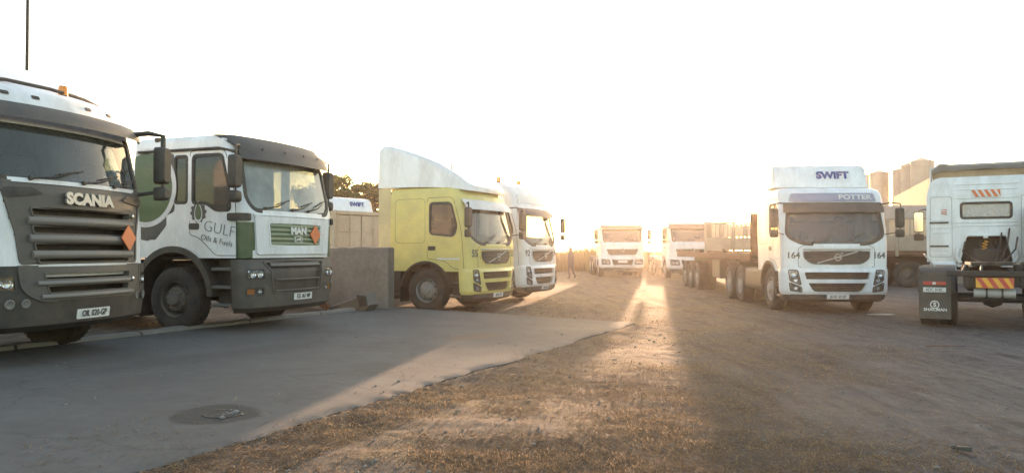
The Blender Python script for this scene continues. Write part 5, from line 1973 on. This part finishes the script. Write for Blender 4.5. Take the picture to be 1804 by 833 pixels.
def shed(loc, ang, L, W, eave, ridge, label, nm='grain_shed', pitch=.7):
    t = thing(nm, label, 'shed', loc, ang)
    wm = MB()
    n = int(L / pitch)
    for side, y0 in ((1, 0), (-1, -W)):
        prev = None
        for k in range(n * 2 + 1):
            p = (L * k / (n * 2), y0 + (.05 if k % 2 else 0))
            if prev:
                wm.add([(prev[0], prev[1], 0), (p[0], p[1], 0), (p[0], p[1], eave), (prev[0], prev[1], eave)], [(0, 1, 2, 3)])
            prev = p
    for x in (0, L):
        wm.add([(x, 0, 0), (x, -W, 0), (x, -W, eave), (x, -W / 2, ridge), (x, 0, eave)], [(0, 1, 2, 3, 4)])
    wm.build('wall', M_SHEET, t, 20)
    for s in (0, 1):
        y0, y1 = (.35, -W / 2) if s == 0 else (-W - .35, -W / 2)
        dz = (ridge - eave) / (W / 2) * .35
        rm = MB()
        ns = int(L / 1.0)
        for k in range(ns):
            xa, xb_ = -.3 + (L + .6) * k / ns, -.3 + (L + .6) * (k + 1) / ns
            o = .02 if k % 2 else 0
            rm.add([(xa, y0, eave - dz + o), (xb_, y0, eave - dz + o), (xb_, y1, ridge + .05 + o), (xa, y1, ridge + .05 + o)], [(0, 1, 2, 3)])
        rm.build('roof', M_SHEET, t, 20)
    MB().box(-.3, L + .3, .36, .5, eave - .3, eave - .1, .02).build('gutter', M_SHEET, t)
    return t
P1, P2 = Vector((30.0, 61.0, 0)), Vector((22.6, 40.6, 0))
dv = P2 - P1
shed(P1, math.atan2(dv.y, dv.x) , dv.length, -9, 5.6, 5.75, 'long pale shed with sloping roof edge at the right')
shed((18.2, 38.6, 0), R(-40), 5.0, 3.0, 3.0, 3.5, 'low shed with light roof behind the high-sided trailer', 'low_shed')

# pole rising out of the picture at the far left
pl = thing('steel_pole', 'thin dark pole rising behind the grey-grilled lorry, out of the picture', 'pole', (-13.85, 22.0, .1))
MB().tube([(0, 0, 0), (0, 0, 5), (0, 0, 9.2)], [.06, .05, .04], 10).build('shaft', M_CHASSIS, pl)
MB().box(-.16, .16, -.16, .16, 0, .03, .01).build('base_plate', M_CHASSIS, pl)

# ------------------------------------------------------------------ vegetation
def tree(name, label, loc, h, rx, leaf, nclump, nleaf, seed, group, ls=.16):
    rnd = random.Random(seed)
    g2 = np.random.default_rng(seed)
    t = thing(name, label, 'tree', loc, 0, group)
    tr = MB()
    tr.tube([(0, 0, 0), (.05, .02, h * .2), (-.05, .05, h * .42), (.0, 0, h * .7)], [.26, .2, .15, .06], 8)
    cl = []
    for k in range(nclump):
        a = rnd.random() * 6.28
        u = rnd.random() ** .6
        z = h * (.42 + .5 * rnd.random())
        rr = rx * u * math.sqrt(max(.12, 1 - ((z / h - .62) / .42) ** 2))
        c = Vector((rr * math.cos(a), rr * math.sin(a), z))
        cl.append((c, rnd.uniform(.5, 1.0) * rx * .34))
        if k % 2 == 0:
            b = Vector((0, 0, min(z * .75, h * .6)))
            tr.tube([b, (b + c) / 2 + Vector((0, 0, -.15)), c], [.08, .05, .02], 5)
    tr.build('trunk', M_BARK, t, 40)
    per = nleaf // nclump
    P = []
    for c, r_ in cl:
        v = g2.normal(size=(per, 3))
        v /= np.linalg.norm(v, axis=1)[:, None]
        v *= (g2.random((per, 1)) ** .45) * r_
        v[:, 2] *= .75
        p = v + np.array(c)
        a = g2.normal(size=(per, 3)); a /= np.linalg.norm(a, axis=1)[:, None]
        b = np.cross(a, g2.normal(size=(per, 3))); b /= np.linalg.norm(b, axis=1)[:, None]
        s = ls * (.6 + .8 * g2.random((per, 1)))
        P.append(np.stack([p - a * s, p + b * s * .45, p + a * s, p - b * s * .45], 1))
    P = np.concatenate(P)
    vv = P.reshape(-1, 3)
    me = bpy.data.meshes.new('crown')
    f = np.arange(len(vv)).reshape(-1, 4)
    me.vertices.add(len(vv)); me.vertices.foreach_set('co', vv.ravel())
    me.loops.add(f.size); me.loops.foreach_set('vertex_index', f.ravel().astype(np.int32))
    me.polygons.add(len(f)); me.polygons.foreach_set('loop_start', np.arange(0, f.size, 4, dtype=np.int32))
    me.update(calc_edges=True)
    me.materials.append(leaf)
    link('crown', me, t)
    return t
TG = 'trees behind the rusty container'
tree('broadleaf_tree', 'bushy tree with golden rim, nearest to the green-grilled lorry cab', (-13.6, 58, 0), 7.4, 2.6, M_LEAF, 40, 9000, 3, TG)
tree('broadleaf_tree', 'lower bushy tree in the middle of the clump behind the container', (-11.2, 60, 0), 6.8, 2.4, M_LEAF, 40, 9000, 4, TG)
tree('broadleaf_tree', 'bushy tree beside the tall white roof of the yellow lorry', (-9.0, 61, 0), 6.5, 2.4, M_LEAFD, 40, 9000, 5, TG)

def reed_gen(n):
    x = -8 + rng.random(n) * 22
    y = 53 + rng.random(n) * 6
    z = np.zeros(n)
    h = (.8 + .75 * rng.random(n)) * (.8 + .5 * vnoise(x * .5, y * .5, 91))
    w_ = .012 + .012 * rng.random(n)
    a = rng.random(n) * 6.28
    lx, ly = .25 * rng.normal(size=n), .2 * rng.normal(size=n)
    px, py = np.cos(a) * w_, np.sin(a) * w_
    return np.stack([np.stack([x - px, y - py, z], -1), np.stack([x + px, y + py, z], -1), np.stack([x + lx + px * .5, y + ly + py * .5, h], -1), np.stack([x + lx - px * .5, y + ly - py * .5, h], -1)], 1)
blades('tall_grass', 16000, reed_gen, M_REED, 'tall dry golden grass beyond the yard')
# ------------------------------------------------------------------ the lorries, placed
def zat(x, y):
    return float(gz(np.array([x]), np.array([y]))[0])
ROW = 'lorries parked along the concrete apron'
grey_grille_lorry((-5.06, 9.27, .15), R(-12))
tanker_lorry((-3.63, 13.02, .15), R(-21))
vee_lorry('yellow_lorry', 'lime yellow lorry numbered 55 with tall white roof deflector', (-.36, 18.7, 0), R(-26), M_YELLOW, '55', 'ND 55 217', roof='tall', vis=M_WHITE2, group=ROW)
r92, cab92 = vee_lorry('white_lorry', 'white lorry numbered 92 with two amber beacons, beside the yellow one', (.93, 22.39, 0), R(-26), M_WHITE, '92', 'ND 92 640', roof='high', vis=M_GREY, sign=(None, M_PLATE), group=ROW)
beacon(r92, (-1.1, -.75, 3.38), .07, .17)
beacon(r92, (-1.1, .6, 3.38), .07, .17)
vee_lorry('white_lorry', 'white lorry numbered 164 with roof board and violet sign, facing the camera', (7.48, 17.8, 0), R(-93), M_WHITE, '164', 'JH 81 50 GP', roof='flat', sign=('POTTER', M_SIGN), board='SWIFT', vis=M_GREY, axles=(-1.27, -4.3, -5.65), length=6.6)
c38 = R(-38)
vee_lorry('white_lorry', 'white lorry mostly hidden behind the container, only its lettered roof board showing', (-5.9, 32.0, .12), c38, M_WHITE, '', '', roof='flat', board='SWIFT')
FG = 'lorries facing the camera at the far end of the yard'
far_lorry('white_lorry', 'small distant white lorry left of the sun gap, facing the camera', (6.0, 42.0, 0), R(-90), False, FG)
far_lorry('white_lorry', 'distant white lorry right of the sun gap, partly behind the flatbed trailer', (9.25, 39.6, 0), R(-90), True, FG)
rear_view_tractor((8.6, 13.8, 0), R(60))

# ------------------------------------------------------------------ person
def person(loc, rz):
    t = thing('person', 'person in dark jacket and trousers walking beside lorry 92', 'person', loc, rz)
    J = {'pel': (0, 0, .86, .125), 'bel': (0, 0, 1.0, .13), 'che': (.01, 0, 1.18, .15), 'sho': (.0, 0, 1.32, .11), 'nec': (.02, 0, 1.4, .055), 'hed': (.035, 0, 1.48, .088), 'top': (.03, 0, 1.57, .07),
         'hl': (0, .09, .8, .1), 'kl': (.09, .1, .46, .065), 'al': (.02, .1, .08, .045), 'tl': (.15, .11, .035, .04),
         'hr': (0, -.09, .8, .1), 'kr': (-.02, -.1, .45, .065), 'ar': (-.2, -.1, .1, .045), 'tr': (-.09, -.11, .035, .04),
         'sl': (0, .19, 1.3, .07), 'el': (-.06, .24, 1.04, .05), 'wl': (.06, .24, .83, .036), 'fl': (.09, .235, .75, .03),
         'sr': (0, -.19, 1.3, .07), 'er': (-.02, -.24, 1.04, .05), 'wr': (.1, -.22, .85, .036), 'fr': (.14, -.21, .78, .03)}
    E = [('pel', 'bel'), ('bel', 'che'), ('che', 'sho'), ('sho', 'nec'), ('nec', 'hed'), ('hed', 'top'), ('pel', 'hl'), ('hl', 'kl'), ('kl', 'al'), ('al', 'tl'), ('pel', 'hr'), ('hr', 'kr'), ('kr', 'ar'), ('ar', 'tr'),
         ('sho', 'sl'), ('sl', 'el'), ('el', 'wl'), ('wl', 'fl'), ('sho', 'sr'), ('sr', 'er'), ('er', 'wr'), ('wr', 'fr')]
    names = list(J)
    me = bpy.data.meshes.new('body')
    me.from_pydata([J[n_][:3] for n_ in names], [(names.index(a), names.index(b)) for a, b in E], [])
    o = bpy.data.objects.new('tmp_body', me)
    C.objects.link(o)
    md = o.modifiers.new('skin', 'SKIN')
    for i, n_ in enumerate(names):
        sv = me.skin_vertices[0].data[i]
        sv.radius = (J[n_][3], J[n_][3] * (1.25 if n_ in ('pel', 'bel', 'che') else 1))
        sv.use_root = n_ == 'pel'
    o.modifiers.new('sub', 'SUBSURF').levels = 2
    dg = bpy.context.evaluated_depsgraph_get()
    bm_ = bpy.data.meshes.new_from_object(o.evaluated_get(dg))
    bpy.data.objects.remove(o)
    bm_.materials.clear()
    for m in (M_COAT, M_TROU, M_SKIN, M_BLACK):
        bm_.materials.append(m)
    for p in bm_.polygons:
        c = p.center
        p.use_smooth = True
        p.material_index = 2 if (c.z > 1.4 or (abs(c.y) > .17 and c.z < .82)) else (3 if c.z < .1 else (0 if c.z > .86 else 1))
    b = link('body', bm_, t)
    hr = MB()
    hr.lathe([(.0, .105), (.05, .095), (.085, .055), (.098, .0), (.09, -.035)], 16, Matrix.Translation((.02, 0, 1.52)))
    hr.build('hair', M_BLACK, b)
    jk = MB()
    rg = []
    for z, rx_, ry_ in ((.78, .155, .2), (.95, .16, .205), (1.12, .165, .215), (1.28, .14, .215), (1.36, .09, .13), (1.41, .075, .08)):
        rg.append([Vector((rx_ * math.cos(a), ry_ * math.sin(a), z)) for a in np.linspace(0, 6.2832, 18, endpoint=False)])
    jk.loft(rg, cap=False).build('jacket', M_COAT, b, 60)
    return t
person((3.05, 40.0, 0.0), R(150))

# ------------------------------------------------------------------ small parked car beyond the gap
def car(loc, rz):
    t = thing('parked_car', 'small pale car far away in the gap between the distant lorries', 'car', loc, rz)
    rg = []
    for x, hw, z0, z1 in ((2.1, .62, .35, .62), (1.9, .78, .25, .72), (1.0, .84, .22, .85), (.6, .84, .22, .9), (-1.4, .84, .22, .95), (-1.95, .8, .25, .88), (-2.1, .7, .38, .7)):
        rg.append([Vector((x, y, z)) for y, z in rpoly([(-hw, z0), (hw, z0), (hw * .96, z1), (-hw * .96, z1)], .08, 3)])
    MB().loft(rg).build('body', M_WHITE, t, 40)
    rg = []
    for x, hw, z1 in ((.75, .74, .9), (.1, .68, 1.38), (-.9, .68, 1.42), (-1.5, .74, .95)):
        rg.append([Vector((x, y, z)) for y, z in rpoly([(-.8, .86), (.8, .86), (hw * .88, z1), (-hw * .88, z1)], .05, 3)])
    MB().loft(rg).build('cabin', M_WHITE, t, 40)
    for s in (-1, 1):
        MB().add([(.55, s * .79, .95), (-1.3, s * .79, .97), (-.85, s * .66, 1.34), (.1, s * .655, 1.31)], [(0, 1, 2, 3)]).build('side_window', G_SIDE, t)
        for x in (1.35, -1.3):
            w_ = MB().lathe([(.2, -.09), (.3, -.09), (.31, -.07), (.31, .07), (.3, .09), (.2, .09)], 20, Matrix.Translation((x, s * .74, .31)) @ Matrix.Rotation(R(90), 4, 'X'), closed=True).build('tyre', M_TYRE, t)
            MB().lathe([(0, .05), (.19, .05), (.2, .085)], 16, Matrix.Translation((x, s * .74, .31)) @ Matrix.Rotation(R(90 * -s), 4, 'X')).build('rim', M_RIM, t)
        MB().box(2.06, 2.12, s * .35, s * .6, .5, .62, .02).build('headlight', M_LAMP, t)
    MB().add([(.79, -.66, .94), (.79, .66, .94), (.2, .56, 1.36), (.2, -.56, 1.36)], [(0, 1, 2, 3)]).build('windscreen', G_SIDE, t)
    return t
car((11.0, 61.0, 0), R(-75))

# ------------------------------------------------------------------ broken drain, scrap, litter
dr = thing('drain_cover', 'broken iron drain cover in an oil-stained hollow of the apron', 'drain cover', (-2.42, 6.5, .078), 0)
MB().lathe([(.13, -.01), (.13, .006), (.155, .01), (.165, .002), (.165, -.01)], 26).build('rim', M_IRON, dr)
pc = MB()
for k in range(5):
    a0, a1 = .3 + k * 1.1, .3 + k * 1.1 + random.uniform(.7, 1.0)
    pol = [(.02 * math.cos((a0 + a1) / 2), .02 * math.sin((a0 + a1) / 2))] + [(.12 * math.cos(a0 + (a1 - a0) * q / 4), .12 * math.sin(a0 + (a1 - a0) * q / 4)) for q in range(5)]
    if k == 2:
        continue
    pm = MB().prism(pol, 2, -.012, .004, M=Matrix.Rotation(R(random.uniform(-7, 7)), 4, 'X'))
    pm.build('cover_piece', M_IRON if k % 2 else M_CONC, dr)
for k in range(7):
    a, q = random.random() * 6.28, random.uniform(.02, .22)
    s_ = random.uniform(.012, .03)
    MB().box(-s_, s_, -s_ * .7, s_ * .7, 0, s_ * .8, s_ * .3, Matrix.Translation((q * math.cos(a), q * math.sin(a) * .8, .0)) @ Matrix.Rotation(a * 3, 4, 'Z')).build('rubble_piece', M_CONC, dr)

# scrap by the wall
sb = thing('scrap_beam', 'long flat steel bar propped against the low wall', 'scrap metal', yard(4.4, 7.3, .18), 0)
p0, p1 = yard(4.75, 8.0, .72) - sb.location, yard(4.25, 6.35, .24) - sb.location
dq = (p1 - p0)
Q = basis(dq, (0, 0, 1), p0)
MB().box(0, dq.length, -.07, .07, -.03, .03, .01, Q).build('bar', M_RUST, sb)
MB().box(.1, dq.length * .8, .075, .11, -.02, .05, .01, Q).build('strap', M_STEEL, sb)
sp = thing('scrap_panel', 'bent grey sheet panel lying at the foot of the low wall', 'scrap metal', yard(4.55, 5.95, .19), R(-25))
pol = [(-.62, .0), (-.05, .2), (.3, .36), (.5, .34), (.56, .12), (.45, .0)]
MB().loft([[Vector((x, y, z * k)) for x, z in pol] for y, k in ((-.2, .8), (-.16, 1.0), (.1, 1.05), (.16, .9))]).build('panel', M_GREYL, sp, 25)
MB().prism([(.27, .33), (.5, .31), (.55, .12), (.36, .08)], 1, -.235, -.205).build('end_plate', M_DARK, sp)
wd = thing('weed_clump', 'small orange dry weed growing against the low wall', 'weed', yard(4.7, 8.1, .15), 0)
def weed(n):
    x, y = rng.normal(size=n) * .07, rng.normal(size=n) * .07
    h = .35 + .35 * rng.random(n)
    a = rng.random(n) * 6.28
    w2 = .008
    px, py = np.cos(a) * w2, np.sin(a) * w2
    lx, ly = rng.normal(size=n) * .12, rng.normal(size=n) * .12
    return np.stack([np.stack([x - px, y - py, x * 0], -1), np.stack([x + px, y + py, x * 0], -1), np.stack([x + lx + px, y + ly + py, h], -1), np.stack([x + lx - px, y + ly - py, h], -1)], 1)
wo = blades('foliage', 160, weed, M_WEED, '')
wo.parent = wd
del wo['kind']; del wo['label']

def litter(name, label, px, py, pts, m, h=.01, cat='litter'):
    Y = 1363 * CAM_H / (py - 441)
    X = at(px, Y)
    t = thing(name, label, cat, (X, Y, zat(X, Y) + .012))
    vv, ff = [], []
    n_ = len(pts)
    vv = [(x, y, random.uniform(0, h)) for x, y in pts] + [(x * .97, y * .97, random.uniform(0, h) + .012) for x, y in pts]
    ff = [tuple(range(n_))[::-1], tuple(range(n_, 2 * n_))] + [(i, (i + 1) % n_, n_ + (i + 1) % n_, n_ + i) for i in range(n_)]
    MB().add(vv, ff).build('sheet', m, t)
    return t
litter('paper_sheet', 'flat pale sheet of litter on the dirt beside lorry 164', 1548, 554, [(-.3, -.08), (.1, -.14), (.32, -.05), (.24, .1), (-.1, .12), (-.26, .06)], M_STEEL)
litter('broken_branch', 'thin dark stick lying on open dirt in front of the mudflap', 1665, 611, [(-.3, -.015), (0, .012), (.28, -.01), (.3, .012), (0, .035), (-.3, .012)], M_RUST, .01, 'stick')
litter('rag', 'dark rag on the dirt near the lower right corner', 1690, 792, [(-.05, -.04), (.05, -.05), (.07, .02), (.01, .06), (-.06, .03)], M_DARK, .03)

# ------------------------------------------------------------------ haze
hz = MB().box(-395, 395, -48, 585, -1.0, 9.7, .001).build('haze', M_INK)
hm = bpy.data.materials.new('haze_air')
hm.use_nodes = True
t = hm.node_tree
for n in list(t.nodes):
    t.nodes.remove(n)
out = t.nodes.new('ShaderNodeOutputMaterial')
pv = t.nodes.new('ShaderNodeVolumePrincipled')
pv.inputs['Color'].default_value = (.98, .90, .85, 1)
pv.inputs['Density'].default_value = HAZE_DENSITY
pv.inputs['Anisotropy'].default_value = HAZE_G
t.links.new(pv.outputs[0], out.inputs['Volume'])
hz.data.materials.clear()
hz.data.materials.append(hm)
hz['kind'] = 'stuff'
hz['label'] = 'warm dusty haze glowing in the low sun'
